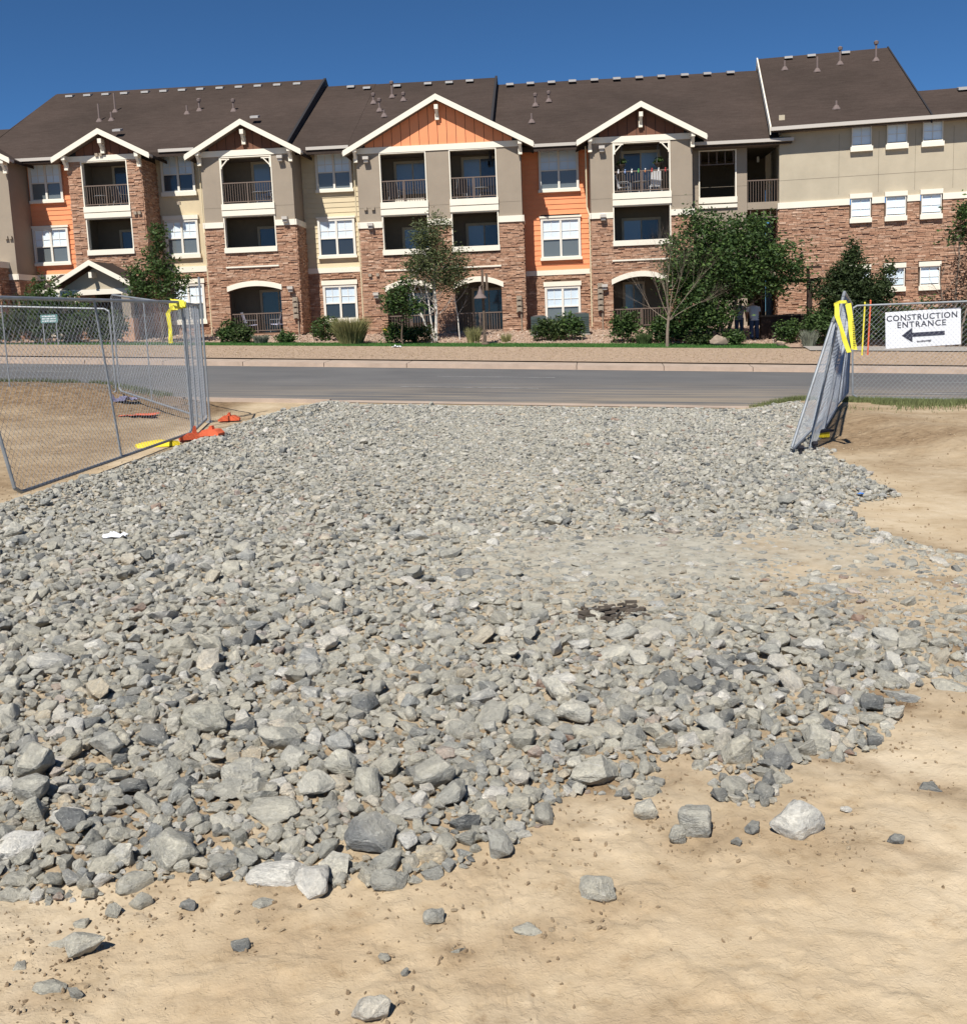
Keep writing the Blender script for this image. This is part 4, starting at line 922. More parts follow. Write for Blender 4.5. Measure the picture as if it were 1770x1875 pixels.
# roof vents and pipes
vm = MB().box(-.22, .22, -.24, .24, .0, .05).mesh('roof_vent'); vm = MB().prism([(-.2, .0), (.2, .10), (.2, .2), (-.2, .10)], -.2, .2, 'yz'); vm = vm.mesh('roof_vent')
def on_roof(d, de, ze, sl): return ze+sl*(d-de)
def vent(u, d, de, ze, sl, fr=MAIN):
    o = place(vm, 'roof_vent', u, d, on_roof(d, de, ze, sl)+.02, M['ventm'], bld, fr)
for u in (-26.21, -25.18, -24.14, -23.08, -21.9, -20.85, -19.8, -18.78, -17.68, -16.6, -15.54, -14.46, -13.35): vent(u, 10.35, .85, 10.08, .5044)
for u, d in ((-10.4, 10.4), (-9.45, 10.0), (-7.81, 10.1), (-6.13, 10.2), (-4.97, 10.2), (-3.86, 10.3)): vent(u, d, .85, 9.87, .492)
for u in (-1.69, -.58, .56, 1.69, 2.88, 4.08, 5.28, 6.46, 7.71, 8.91, 10.14): vent(u, 10.45, .85, 9.50, .4946)
for u in (4.42, 5.54, 7.19): vent(u, 9.8, -.6, 9.28, .477, WING)
vent(11.1, 2.3, -.6, 9.28, .477, WING); vent(-20.85, 3.3, .85, 10.3, .51); vent(-14.2, 4.2, .85, 10.3, .51)
def pipe(u, d, h_, de, ze, sl, fr=MAIN, cap=True):
    k = (round(h_, 1), cap)
    if ('p', k) not in _wc:
        mb = MB().lathe([(.19, 0), (.19, .04), (.09, .2), (.05, .22), (.05, h_)], 8)
        if cap: mb.lathe([(.10, h_-.12), (.12, h_), (.05, h_+.05)], 8)
        _wc[('p', k)] = mb.mesh('vent_pipe')
    place(_wc[('p', k)], 'vent_pipe', u, d, on_roof(d, de, ze, sl)-.05, M['pipe'], bld, fr)
for u, d, h_, c_ in ((-22.8, 5.87, .95, 0), (-22.49, 7.29, 1.05, 0), (-22.17, 5.9, .5, 0), (-18.31, 6.32, .45, 0), (-17.78, 6.73, .65, 1), (-15.87, 6.36, .65, 1)): pipe(u, d, h_, .85, 10.08, .5044, cap=bool(c_))
for u, d, h_, c_ in ((-8.74, 7.42, .55, 1), (-8.24, 6.06, .7, 1), (-7.88, 5.13, .4, 0), (-7.87, 8.31, .85, 1), (-7.19, 7.62, .45, 1)): pipe(u, d, h_, .85, 9.87, .492, cap=bool(c_))
for u, d, h_, c_ in ((-.32, 6.74, .7, 1), (.37, 7.35, .6, 1), (-.51, 4.18, .5, 0)): pipe(u, d, h_, .85, 9.50, .4946, cap=bool(c_))
for u, d, h_, c_ in ((4.11, 7.95, .5, 0), (5.57, 7.17, .75, 0), (6.73, 8.07, .8, 1), (8.41, 8.15, .95, 1), (5.77, 1.19, .4, 0)): pipe(u, d, h_, -.6, 9.28, .477, WING, bool(c_))
# -- entry porch in front of bay 1
PY = -2.6
def porch():
    u0, u1, c, ze, za = -22.15, -18.55, -20.33, 4.02, 5.0
    for sgn_, ua in ((-1, u0), (1, u1)):
        b_(MB().prism([(ua, ze), (c, za), (c, za-.12), (ua, ze-.12)], PY+.02, 0), 'porch_roof', M['roof'])
        b_(MB().prism([(ua, ze+.03), (c, za+.03), (c, za-.2), (ua, ze-.2)], PY-.04, PY+.015), 'rake_board', M['trim'])
    b_(MB().prism([(-22.0, ze-.25), (-18.7, ze-.25), (c, za-.28)], PY+.5, PY+.56), 'gable_wall', M['beige'])
    b_(MB().box(-22.0, -18.7, PY+.45, PY+.6, ze-.5, ze-.26), 'porch_beam', M['trim'])
    for x_ in (-18.95, -21.7): b_(MB().box(x_-.2, x_+.2, PY+.4, PY+.8, 2.4, ze-.5), 'porch_column', M['taupe']); b_(MB().box(x_-.3, x_+.3, PY+.3, PY+.9, .9, 2.4), 'porch_pier', M['stone'])
    b_(MB().box(c-.07, c+.07, PY, PY+.5, za-.75, za-.5), 'bracket', M['trim'])
    b_(MB().add([(-23.6, -1.0, 3.85), (-22.2, -1.0, 3.85), (-21.6, 0, 4.6), (-22.9, 0, 4.6), (-23.6, -1.0, 3.77), (-22.2, -1.0, 3.77), (-21.6, 0, 4.5), (-22.9, 0, 4.5), (-23.6, 1.5, 3.85), (-23.6, 1.5, 3.77)], [(0,1,2,3),(0,4,5,1),(0,3,8),(4,0,8,9)]), 'porch_roof', M['roof'])
    b_(MB().box(-23.7, -22.2, -1.08, -.98, 3.72, 3.88), 'porch_beam', M['trim'])
porch()

# ------------------------------------------------------------ chain-link fence panels
R2 = ((3.96, 12.6, -0.19), (4.42, 12.7, 1.79), (5.89, 16.6, 1.67), (5.67, 16.6, 0.01)); R3 = ((5.72, 16.75, 0.02), (5.93, 16.75, 1.66), (7.04, 19.8, 1.67), (6.98, 19.8, -0.01))
def H(x, y): return float(site(x, y))
def fence_panel(A0, A1, B1, B0, label, braces=(.5,), r=.0185, cell=.085, sag=0, name='chain_link_fence'):
    """corners: A bottom, A top, B top, B bottom"""
    A0, A1, B1, B0 = map(Vector, (A0, A1, B1, B0)); e = empty(name, A0, 0, label, 'fence panel', 'temporary chain link fence panels')
    o = -A0
    def P(u, v): return (A0*(1-u)+B0*u)*(1-v)+(A1*(1-u)+B1*u)*v+o
    fr = .09
    for u in (0, 1):
        MB().path([P(u, .05), P(u, .96)], r, 8).lathe([(r*1.35, 0), (r*1.35, .05)], 8, (P(u, .97).x, P(u, .97).y)).build('post', M['galv'], e) if False else MB().path([P(u, .04), P(u, .97)], r, 8).build('post', M['galv'], e)
    MB().path([P(0, .97), P(.02, 1), P(.98, 1), P(1, .97)], r, 8).build('rail', M['galv'], e)
    MB().path([P(0, .04), P(.02, .01), P(.98, .01), P(1, .04)], r, 8).build('rail', M['galv'], e)
    for b_u in braces: MB().path([P(b_u, .01), P(b_u, 1)], r*.75, 8).build('brace', M['galv'], e)
    W = (B0-A0).length; Hh = (A1-A0).length; nrm = (B0-A0).cross(A1-A0).normalized(); mb = MB(); wr = .0018
    n = int((W+Hh)/cell)+1; ph = 0
    for sg_ in (1, -1):
        for i in range(-int(Hh/cell)-1 if sg_ > 0 else 0, n if sg_ < 0 else int(W/cell)+1):
            x0 = i*cell; pts = []
            # line x = x0 + sg*v*Hh
            v0, v1 = 0., 1.; f = lambda v: (x0+sg_*v*Hh)/W
            for lim in (0, 1):
                if f(1) != f(0):
                    vv = (lim-f(0))/(f(1)-f(0))
                    if sg_ > 0: v0, v1 = (max(v0, vv), v1) if lim == 0 else (v0, min(v1, vv))
                    else: v0, v1 = (v0, min(v1, vv)) if lim == 0 else (max(v0, vv), v1)
            if v1-v0 < .01: continue
            k = 4; q = []
            for j in range(k+1):
                v = v0+(v1-v0)*j/k; u = f(v); q.append(P(u, v)+nrm*(sg_*.003+sag*math.sin(math.pi*min(max(u, 0), 1))*math.sin(math.pi*v)*.05))
            for j in range(k): mb.tube(q[j], q[j+1], wr, wr, 3, False)
    tag(mb.build('chain_link', M['wire'], e), kind='stuff'); return e
def fp(a, b, label, h=1.88, lift=.06, **k):
    za, zb = H(*a)+lift, H(*b)+lift
    return fence_panel((*a, za), (*a, za+h), (*b, zb+h), (*b, zb), label, **k)
fence_panel((-4.46, 9.85, H(-4.46, 9.85)+.05), (-4.68, 9.6, H(-4.46, 9.85)+1.93), (-4.12, 14.8, H(-4.12, 14.8)+1.91), (-4.12, 14.8, H(-4.12, 14.8)+.06), 'chain link panel along the left edge of the rocks, its mesh facing the dirt')
fp((-11.1, 20.25), (-6.95, 20.0), 'chain link panel on the dirt bank beside the road at the left', h=1.62, lift=-.04)
fp((-15.4, 20.6), (-11.2, 20.27), 'farthest left chain link panel beside the road', h=1.62, lift=-.04)
fp((-6.85, 19.9), (-4.52, 17.0), 'chain link panel slanting from the roadside down towards the orange foot', h=1.82, braces=(.42,))
fp((-4.45, 16.9), (-4.14, 14.95), 'chain link gate panel seen almost edge on beside the yellow tape', h=1.84, braces=(.35, .7))
fence_panel((3.57, 12, H(3.57, 12)+.03), (4.16, 12.3, 1.48), (5.66, 16.2, 1.66), (5.31, 16.0, H(5.3, 16)+.05), 'leaning chain link panel nearest the camera at the right of the rocks', sag=.5, braces=(.5,), cell=.11)
fence_panel(R2[0], R2[1], R2[2], R2[3], 'tall chain link panel with yellow tape hung over its top corner', braces=(.5,), sag=.6, cell=.11)
fence_panel(R3[0], R3[1], R3[2], R3[3], 'chain link panel continuing from the taped panel back to the sign fence', braces=(.35, .7))
fence_panel((6.95, 19.45, -.08), (6.92, 19.45, 1.63), (11.2, 18.9, 1.63), (11.2, 18.9, -.30), 'chain link panel at right carrying the white construction sign', braces=(.62,))
# sign
sg_o = empty('construction_sign', (8.2, 19.36, 1.17), R(-7), 'white sign reading CONSTRUCTION ENTRANCE with a dark arrow pointing left, wired to the fence', 'sign')
sg_o.rotation_euler = (0, R(-1.6), R(-7))
MB().box(-.665, .665, 0, .012, -.335, .335).build('board', M['sign'], sg_o)
def text(s_, x, z, size, mt, parent, spacing=1.12, name='lettering'):
    c_ = bpy.data.curves.new(name, 'FONT'); c_.body = s_; c_.size = size; c_.extrude = .0015; c_.align_x = 'CENTER'; c_.space_character = spacing; c_.offset = .0022*size/.13; c_.resolution_u = 3
    t = bpy.data.objects.new(name, c_); col.objects.link(t); bpy.context.view_layer.update()
    me = bpy.data.meshes.new_from_object(t.evaluated_get(bpy.context.evaluated_depsgraph_get())); bpy.data.objects.remove(t)
    me.materials.clear(); o = link(name, me, mt, parent, (x, -.003, z)); o.rotation_euler = (R(90), 0, 0); return o
text('CONSTRUCTION', -.02, .165, .148, M['ink'], sg_o); text('ENTRANCE', -.03, .035, .148, M['ink'], sg_o, 1.2)
MB().prism([(-.38, -.11), (-.19, .025), (-.19, -.068), (.38, -.068), (.38, -.145), (-.19, -.145), (-.19, -.245)], -.005, -.001).build('arrow', M['ink'], sg_o)
mb = MB()
for i in range(12): mb.box(-.11+i*.021, -.096+i*.021+random.uniform(-.002, .003), -.005, -.001, -.245-random.choice([0, .008]), -.222+random.choice([0, 0, .006]))
mb.build('small_print', M['ink'], sg_o)
# stakes across the road
for x, y, h_, mt, l in ((14.43, 38.9, 2.0, 'orangeplastic', 'thin orange survey stake standing in the verge across the road'), (14.22, 38.9, 1.93, 'yellow', 'thin pale yellow survey stake beside the orange one')):
    z = float(terrain(x, y)); s0 = empty('survey_stake', (x, y, z), 0, l, 'stake', 'survey stakes')
    MB().tube((0, 0, -.1), (.09, 0, h_), .032, .03, 8).build('pole', M[mt], s0); MB().tube((.085, 0, h_), (.09, 0, h_+.04), .036, .02, 8).build('cap', M[mt], s0)
z = H(-4.45, 17.0); s0 = empty('slim_steel_pole', (-4.44, 17.05, z), 0, 'thin grey steel pole standing taller than the left gate panel', 'pole'); MB().tube((0, 0, -.2), (0, 0, 2.35), .018, .018, 8).build('shaft', M['galv'], s0); MB().box(-.05, .05, -.05, .05, -.02, .03).build('base', M['galv'], s0)
# fence feet and blocks
def foot(x, y, rz, label, mt='orangeplastic', L=.62, sock=.05):
    e = empty('plastic_stand', (x, y, H(x, y)+.02), rz, label, 'fence foot', 'plastic fence feet')
    mb = MB().prism([(-L/2, 0), (L/2, 0), (L/2, .03), (.09, .08), (-.09, .08), (-L/2, .03)], -.10, .10); mb.build('body', M[mt], e)
    MB().prism([(-.04, .08), (.03, .08), (.02, .08+sock), (-.01, .08+sock)], -.035, .035).build('socket', M[mt], e); return e
foot(-4.0, 14.5, .3, 'orange plastic fence foot under the end of the left panel', L=.44, sock=.10); foot(-4.12, 17.05, .1, 'small orange fence foot behind the gate panel', L=.34); foot(-3.62, 13.95, -.2, 'orange foot half buried in grey rocks', L=.28)
e = empty('sandbag', (-4.36, 13.95, H(-4.36, 13.95)), .45, 'flat yellow bag lying behind the left panel mesh', 'bag')
mb = MB()
for i in range(6):
    a = i/5; x = -.45+a*.9; hh = .05+.05*math.sin(a*math.pi)
    mb.v += [(x, -.15-.03*math.sin(i*2.1), 0), (x, -.1, hh), (x, .1, hh+.01*math.sin(i*3)), (x, .15, 0)]
mb.f = [(i*4+j, i*4+j+1, i*4+j+5, i*4+j+4) for i in range(5) for j in range(3)]+[(0, 1, 2, 3), (20, 21, 22, 23)]; mb.v = [(a*.62, b2*.8, c2*.8) for a, b2, c2 in mb.v]; mb.build('bag_body', M['yellowblock'], e, smooth=True)
e = empty('plastic_stand', (4.55, 13.9, H(4.55, 13.9)+.02), .15, 'black and yellow plastic fence block at the foot of the taped panel', 'fence foot', 'plastic fence feet')
MB().prism([(-.08, 0), (.09, 0), (.09, .07), (-.08, .06)], -.06, .06).build('body', M['yellowblock'], e); MB().prism([(-.1, .065), (.14, .075), (.14, .10), (-.1, .09)], -.08, .08).build('cover', M['black'], e)
for x, y, h_, l in ((3.66, 11.9, .12, 'dark fence clamp foot at the bottom of the nearest leaning panel'), (3.95, 12.3, .14, 'second dark clamp foot just right of the nearest leaning panel')):
    e = empty('clamp_stand', (x, y, H(x, y)), .2, l, 'fence foot', 'dark clamp feet'); MB().tube((0, 0, 0), (0, 0, h_), .02, .02, 8).build('stub', M['black'], e); MB().tube((-.03, 0, h_*.8), (.03, 0, h_*.8), .028, .028, 8).build('collar', M['black'], e)
# caution tape
def ribbon(pts, w, t=.004):
    mb = MB(); n = len(pts)
    for i, (p, ax) in enumerate(pts):
        p = Vector(p); ax = Vector(ax).normalized()*w/2; k = Vector((0, t, 0)); mb.v += [tuple(p-ax-k), tuple(p+ax-k), tuple(p+ax+k), tuple(p-ax+k)]
    mb.f = [(i*4+j, i*4+(j+1) % 4, i*4+4+(j+1) % 4, i*4+4+j) for i in range(n-1) for j in range(4)]+[(0, 1, 2, 3), tuple((n-1)*4+j for j in range(4))]
    return mb
e = empty('caution_tape', (4.29, 12.45, 1.65), 0, 'yellow caution tape looped over the taped panel with two tails hanging down', 'tape', 'yellow caution tapes')
ribbon([((-.07, .02, -.01), (0, .2, 1)), ((-.03, -.06, .02), (0, .2, 1)), ((.05, -.05, .02), (.1, .2, 1)), ((.10, .05, -.01), (.3, .2, 1))], .035).build('loop', M['yellow'], e)
ribbon([((-.06, -.05, 0), (1, .2, .1)), ((-.07, -.09, -.14), (1, -.2, .1)), ((-.03, -.11, -.27), (1, .4, 0)), ((.01, -.12, -.42), (1, -.3, .1)), ((.06, -.14, -.57), (1, .1, .1))], .055).build('tail', M['yellow'], e)
rt = ribbon([((.075, -.04, 0), (1, 0, .1)), ((.09, -.08, -.16), (1, .25, -.05)), ((.10, -.1, -.3), (1, -.25, .05)), ((.105, -.12, -.42), (1, .2, 0)), ((.12, -.14, -.54), (1, 0, -.15))], .07).build('tail', M['yellow'], e)
mb = MB()
for i in range(16): mb.box(.085+i*.001, .085+i*.001+random.uniform(.02, .04), -.165, -.162, -.12-i*.025, -.12-i*.025+.007)
tag(mb.build('tape_print', M['black'], e), kind='stuff')
e = empty('caution_tape', (-4.16, 14.75, 1.98), 0, 'knotted yellow caution tape on top of the left end post with one long tail', 'tape', 'yellow caution tapes')
mb = MB()
for k in range(7):
    a = k*2.4; c = Vector((math.cos(a)*.05, math.sin(a)*.05-.03, .02+.03*math.sin(a*1.7))); mb.obox(c, (.065, .02*math.cos(a), .02*math.sin(a)), (0, .012, 0), (.02*math.sin(a), .01, .045))
mb.build('knot', M['yellow'], e)
ribbon([((-.05, -.05, .03), (1, .2, .4)), ((-.13, -.06, -.08), (1, .4, .2)), ((-.12, -.05, -.3), (1, -.4, 0)), ((-.13, -.05, -.5), (.8, .6, 0))], .06).build('tail', M['yellow'], e)
# litter
def litter(x, y, label, mt, s_=.12, cat='litter', n=7, h_=.5):
    me_ = bmesh.new(); rr = random.Random(int(abs(x*1000)))
    g = [[me_.verts.new(((i/(n-1)-.5)*s_*1.4+rr.uniform(-.1, .1)*s_, (j/(n-1)-.5)*s_+rr.uniform(-.1, .1)*s_, abs(rr.gauss(0, .3))*s_*h_)) for j in range(n)] for i in range(n)]
    for i in range(n-1):
        for j in range(n-1): me_.faces.new((g[i][j], g[i+1][j], g[i+1][j+1], g[i][j+1]))
    me = bpy.data.meshes.new('litter'); me_.to_mesh(me); me_.free(); o = link('crumpled_litter', me, mt, None, (x, y, H(x, y)+.03), rr.uniform(-.3, .3)); md = o.modifiers.new('thickness', 'SOLIDIFY'); md.thickness = .003; return tag(o, label, cat)
litter(-2.80, 7.75, 'crumpled white paper wrapper lying on the rocks at the left', M['sign'], .12)
litter(-4.45, 8.3, 'scrap of white paper on the rocks at the left edge', M['sign'], .16)
M['bag'] = mat('debris_bag', (.16, .15, .24), .7, var=.5, vscale=9)
litter(-6.5, 19.2, 'torn dark blue and white plastic bag snagged below the fence corner', M['bag'], .3, h_=.6)
M['redpaint'] = mat('orange_mark', (.55, .13, .07), .9, var=.5, vscale=6)
litter(-5.85, 17.95, 'strip of faded orange netting flattened on the dirt bank', M['redpaint'], .42, 'netting', h_=.05)
litter(3.3, 9.0, 'tiny scrap of blue plastic among the rocks at the right', mat('blue_plastic', (.05, .2, .6), .5), .035)
litter(-3.3, 42.6, 'white scrap of paper on the lawn edge across the road', M['sign'], .25)
M['timber'] = mat('dark_bark_debris', (.10, .082, .066), .95, var=.4, vscale=14)
for x, y, L, rz, l in ((.62, 5.3, .34, .1, 'dark splintered clump of bark on the dusty patch'),):
    e = empty('bark_debris', (x, y, H(x, y)-.005), rz, l, 'debris'); rr = random.Random(5)
    mb = MB()
    for k in range(120):
        a = rr.uniform(-1.2, 1.2); p = Vector((rr.gauss(0, L/3.6), rr.gauss(0, .07), abs(rr.gauss(0, .02)))); q = p+Vector((math.cos(a), math.sin(a), rr.uniform(-.1, .1)))*rr.uniform(.02, .07); mb.bar(p, q, rr.uniform(.006, .022), rr.uniform(.005, .016))
    tag(mb.build('splinters', M['timber'], e), kind='stuff')

# ------------------------------------------------------------ vegetation
def leaves(name, blobs, mt, parent, size=.10, seed=0, clump=.22, per=40, flat=.0):
    rg = np.random.default_rng(seed+50); C_ = []
    for (cx, cy, cz, rx, ry, rz_, n) in blobs:
        k = max(1, n//per); dd = rg.normal(size=(k, 3)); dd /= np.linalg.norm(dd, axis=1)[:, None]; r_ = rg.random(k)**.42*rg.uniform(.75, 1.12, k)
        cc = dd*r_[:, None]*np.array([rx, ry, rz_])+np.array([cx, cy, cz]); cs = clump*rg.uniform(.5, 1.35, k)
        C_.append(np.repeat(cc, per, 0)+rg.normal(size=(k*per, 3))*np.repeat(cs, per)[:, None]*np.array([1, 1, .75]))
    p = np.concatenate(C_); n = len(p)
    a = rg.normal(size=(n, 3)); a[:, 2] *= .6; a /= np.linalg.norm(a, axis=1)[:, None]; b = rg.normal(size=(n, 3)); b -= (b*a).sum(1)[:, None]*a; b /= np.linalg.norm(b, axis=1)[:, None]
    s_ = size*rg.uniform(.6, 1.3, n)[:, None]
    v = np.stack([p-a*s_, p+b*s_*.45, p+a*s_, p-b*s_*.45], 1).reshape(-1, 3); f = np.arange(4*n).reshape(n, 4)
    return link(name, npmesh(name, v, f), mt, parent)
def branch(mb, p, d, L, r, lev, rg, spread=.5, up=.15, kids=3, n=5, rec=.68):
    segs = 3; q = p
    for i in range(segs):
        d = (d+Vector((rg.gauss(0, .12), rg.gauss(0, .12), rg.gauss(0, .08)+up*.3))).normalized(); q2 = q+d*L/segs; r2 = r*(1-.28)
        mb.tube(q, q2, r, r2, n if lev > 1 else 3, False); q, r = q2, r2
        if lev > 0 and i > 0:
            for k in range(kids-1):
                a = rg.uniform(0, 6.28); ax = d.orthogonal().normalized(); ax.rotate(Matrix.Rotation(a, 3, d)); nd = (d+ax*spread*rg.uniform(.7, 1.4)+Vector((0, 0, up))).normalized()
                branch(mb, q, nd, L*rec*rg.uniform(.7, 1.1), r*.62, lev-1, rg, spread, up, kids, n, rec)
    if lev > 0: branch(mb, q, d, L*rec, r*.9, lev-1, rg, spread, up, kids, n, rec)
def TZ(x, y): return float(terrain(x, y))
def tree(name, x, y, label, cat, blobs, mt, size, trunks, bark, group=None, lev=2, seed=1, clump=.22, per=40, dz=0):
    z0 = TZ(x, y)+dz; e = empty(name, (x, y, z0), 0, label, cat, group); rg = random.Random(seed)
    for (bx0, by0, tx, ty, th, r) in trunks:
        mb = MB(); p = Vector((bx0, by0, -.1)); q = Vector((tx, ty, th)); n = 5; pr = p
        for i in range(1, n+1):
            c = p.lerp(q, i/n)+Vector((rg.gauss(0, .04), rg.gauss(0, .04), 0)); mb.tube(pr, c, r*(1-.11*(i-1)), r*(1-.11*i), 8, False); pr = c
            if i > 1 and lev:
                for k in range(2): branch(mb, c, Vector((rg.uniform(-1, 1), rg.uniform(-1, 1), .6)).normalized(), .55+.12*(n-i), r*.4, lev-1, rg)
        mb.build('trunk', M[bark], e, smooth=True)
    leaves('crown', blobs, M[mt], e, size, seed, clump, per); return e
def bl(L, n): return [(*b, int(n*b[3]*b[5])) for b in L]
# left slender tree
tree('young_ash_tree', -13.75, 46, 'slender upright green tree in front of the cream wall at the left', 'tree',
     bl([(0.15, 0, 4.35, .45, .5, .95), (.1, 0, 3.3, 1.0, .8, .75), (.75, 0, 2.7, .75, .6, .45), (-.75, 0, 2.6, .85, .7, .5), (.1, 0, 2.2, 1.3, .9, .45), (-.95, 0, 3.15, .4, .4, .5)], 1500), 'leaf_mid', .085, [(0, 0, .1, 0, 3.6, .075)], 'bark', seed=3, clump=.16, per=24)
tree('birch_tree', -1.84, 45.8, 'multi stemmed birch with white trunks in front of the two balcony columns', 'tree',
     bl([(.15, 0, 4.6, .75, .7, .9), (-.35, 0, 4.3, .5, .6, 1.0), (.25, 0, 3.4, 1.35, 1.0, .85), (.5, 0, 2.5, 1.0, .8, .5), (-.5, 0, 3.2, .7, .7, .8), (1.0, 0, 2.9, .7, .6, .45)], 2900), 'leaf_birch', .06,
     [(0, 0, .1, .1, 3.4, .075), (-.05, .1, -1.15, 0, 2.7, .05), (-.02, .15, -.45, .2, 3.1, .045), (.05, .2, -.02, .3, 2.9, .04), (1.05, .5, .85, .5, 2.8, .03)], 'birchbark', seed=8, clump=.2, per=26)
tree('young_maple_tree', -3.14, 44.0, 'small dark green young tree on a thin trunk left of the birch', 'tree',
     bl([(.1, 0, 2.4, .5, .4, .45), (0, 0, 1.75, .8, .6, .55), (-.45, 0, 1.9, .4, .4, .5), (.5, 0, 1.5, .5, .4, .4)], 1900), 'leaf_dark', .075, [(0, 0, .03, 0, 2.2, .04)], 'bark', seed=12, clump=.14, per=22)
tree('large_elm_tree', 10.0, 43.4, 'largest dense dark green tree beside the breezeway at the right', 'tree',
     bl([(-.4,0,4.6,1.3,1.2,.75),(1.1,0,4.5,1.2,1.2,.7),(-1.35,0,3.6,1.0,1.2,1.1),(.6,0,3.3,1.7,1.5,1.2),(2.2,0,3.5,1.2,1.1,.85),(2.95,0,2.8,.65,.8,.55),(-1.2,0,2.2,1.1,1.1,.9),(-.3,0,1.4,1.2,1,.75),(.9,0,2.5,1.3,1.1,.65),(2.4,0,2.35,.8,.7,.35),(-1.9,0,2.8,.5,.8,.6),(-1.4,0,1.2,.9,.8,.6),(0,.5,3.0,1.9,1.2,1.6),(-1.2,0,5.25,.45,.5,.3),(1.7,0,5.0,.4,.4,.3),(-.4,.4,2.6,1.5,1.0,1.2),(-1.0,.2,1.0,1.6,.8,.6),(.6,.3,2.6,1.5,.8,.7)], 2000), 'leaf_dark', .085,
     [(0, 0, -.3, 0, 3.8, .13), (.15, .1, 1.1, .1, 3.2, .09)], 'bark', seed=20, clump=.24, per=34)
# bare tree
e = empty('bare_tree', (7.6, 42.3, TZ(7.6, 42.3)), 0, 'leafless grey branched tree in front of the right hand balcony column', 'tree'); rg = random.Random(4)
mb = MB().tube((0, 0, -.1), (.02, 0, .65), .075, .06, 10, False).tube((.02, 0, .65), (.08, 0, 1.25), .06, .05, 10, False); mb.build('trunk', M['greybark'], e, smooth=True)
mb = MB()
for dx, dy, dz, L in ((-.9, .1, .62, 1.25), (-.55, -.3, 1.0, 1.35), (-.2, .4, 1.5, 1.5), (.12, -.1, 2.0, 1.65), (.35, .3, 1.2, 1.5), (.75, -.2, 1.0, 1.45), (1.0, .2, .7, 1.2), (-.15, -.5, 1.4, 1.3), (.5, -.4, 1.3, 1.4)):
    branch(mb, Vector((.08, 0, 1.2-.15*(abs(dx) > .7))), Vector((dx, dy, dz)).normalized(), L*1.12, .025, 4, rg, .36, .16, 3, 4, .62)
mb.build('branches', M['greybark'], e)
# juniper
tree('juniper_tree', 15.05, 42.7, 'dark juniper with a pointed top and a side lobe in front of the stone wing', 'tree',
     bl([(.1, 0, 3.6, .35, .4, .7), (0, 0, 2.8, .95, .8, .8), (-.5, 0, 2.1, 1.0, .8, .8), (.5, 0, 2.0, 1.0, .8, .8), (1.35, 0, 2.35, .45, .4, .5), (1.65, 0, 2.95, .22, .25, .5), (1.1, 0, 1.8, .7, .6, .5), (-.3, 0, 1.2, 1.2, .8, .6), (0, 0, 2.0, 1.1, .7, 1.3)], 4200), 'leaf_juniper', .07, [(0, 0, 0, 0, 2.6, .09)], 'bark', seed=31, clump=.15, per=34, lev=0)
tree('reddish_tree', 18.6, 41.2, 'twiggy reddish tree at the right edge of the view', 'tree', bl([(.5, 0, 4.3, .5, .6, .7), (.3, 0, 3.0, .8, .8, .8), (.2, 0, 2.0, .8, .7, .7)], 700), 'leaf_red', .07, [(0, 0, .2, 0, 4.3, .06), (.3, 0, .9, 0, 4.0, .05), (-.1, 0, -.5, 0, 2.6, .04)], 'greybark', seed=44, clump=.22, per=14, lev=3)
leaves('green_leaves', [(19.1, 41.4, 5.0, .6, .6, .5, 700), (19.0, 41.4, 4.3, .7, .5, .3, 400)], M['leaf_dark'], None, .09, 9)
o = bpy.data.objects['green_leaves']; o.name = 'overhanging_branch'; tag(o, 'green leafy branch hanging in at the right edge above the reddish tree', 'branch')
def bush(x, y, rx, rz_, label, mt='leaf_hedge', n=1500, size=.07, seed=0, ry=None, name='bush', dz=0, group='shrubs at the foot of the apartments'):
    z0 = TZ(x, y)+dz; e = empty(name, (x, y, z0), 0, label, 'bush', group)
    ry = ry or rx*.7
    leaves('foliage', [(0, 0, rz_*.55, rx*.85, ry*.85, rz_*.5, int(n*.55)), (-rx*.35, 0, rz_*.4, rx*.5, ry*.6, rz_*.4, int(n*.25)), (rx*.4, -.05, rz_*.45, rx*.5, ry*.6, rz_*.42, int(n*.2))], M[mt], e, size, seed+200, .10, 18)
    mb = MB(); rr = random.Random(seed)
    for k in range(7): mb.tube((rr.uniform(-.1, .1), rr.uniform(-.1, .1), -.05), (rr.uniform(-rx, rx)*.7, rr.uniform(-ry, ry)*.6, rz_*rr.uniform(.5, .9)), .014, .006, 4, False)
    mb.build('stems', M['bark'], e); return e
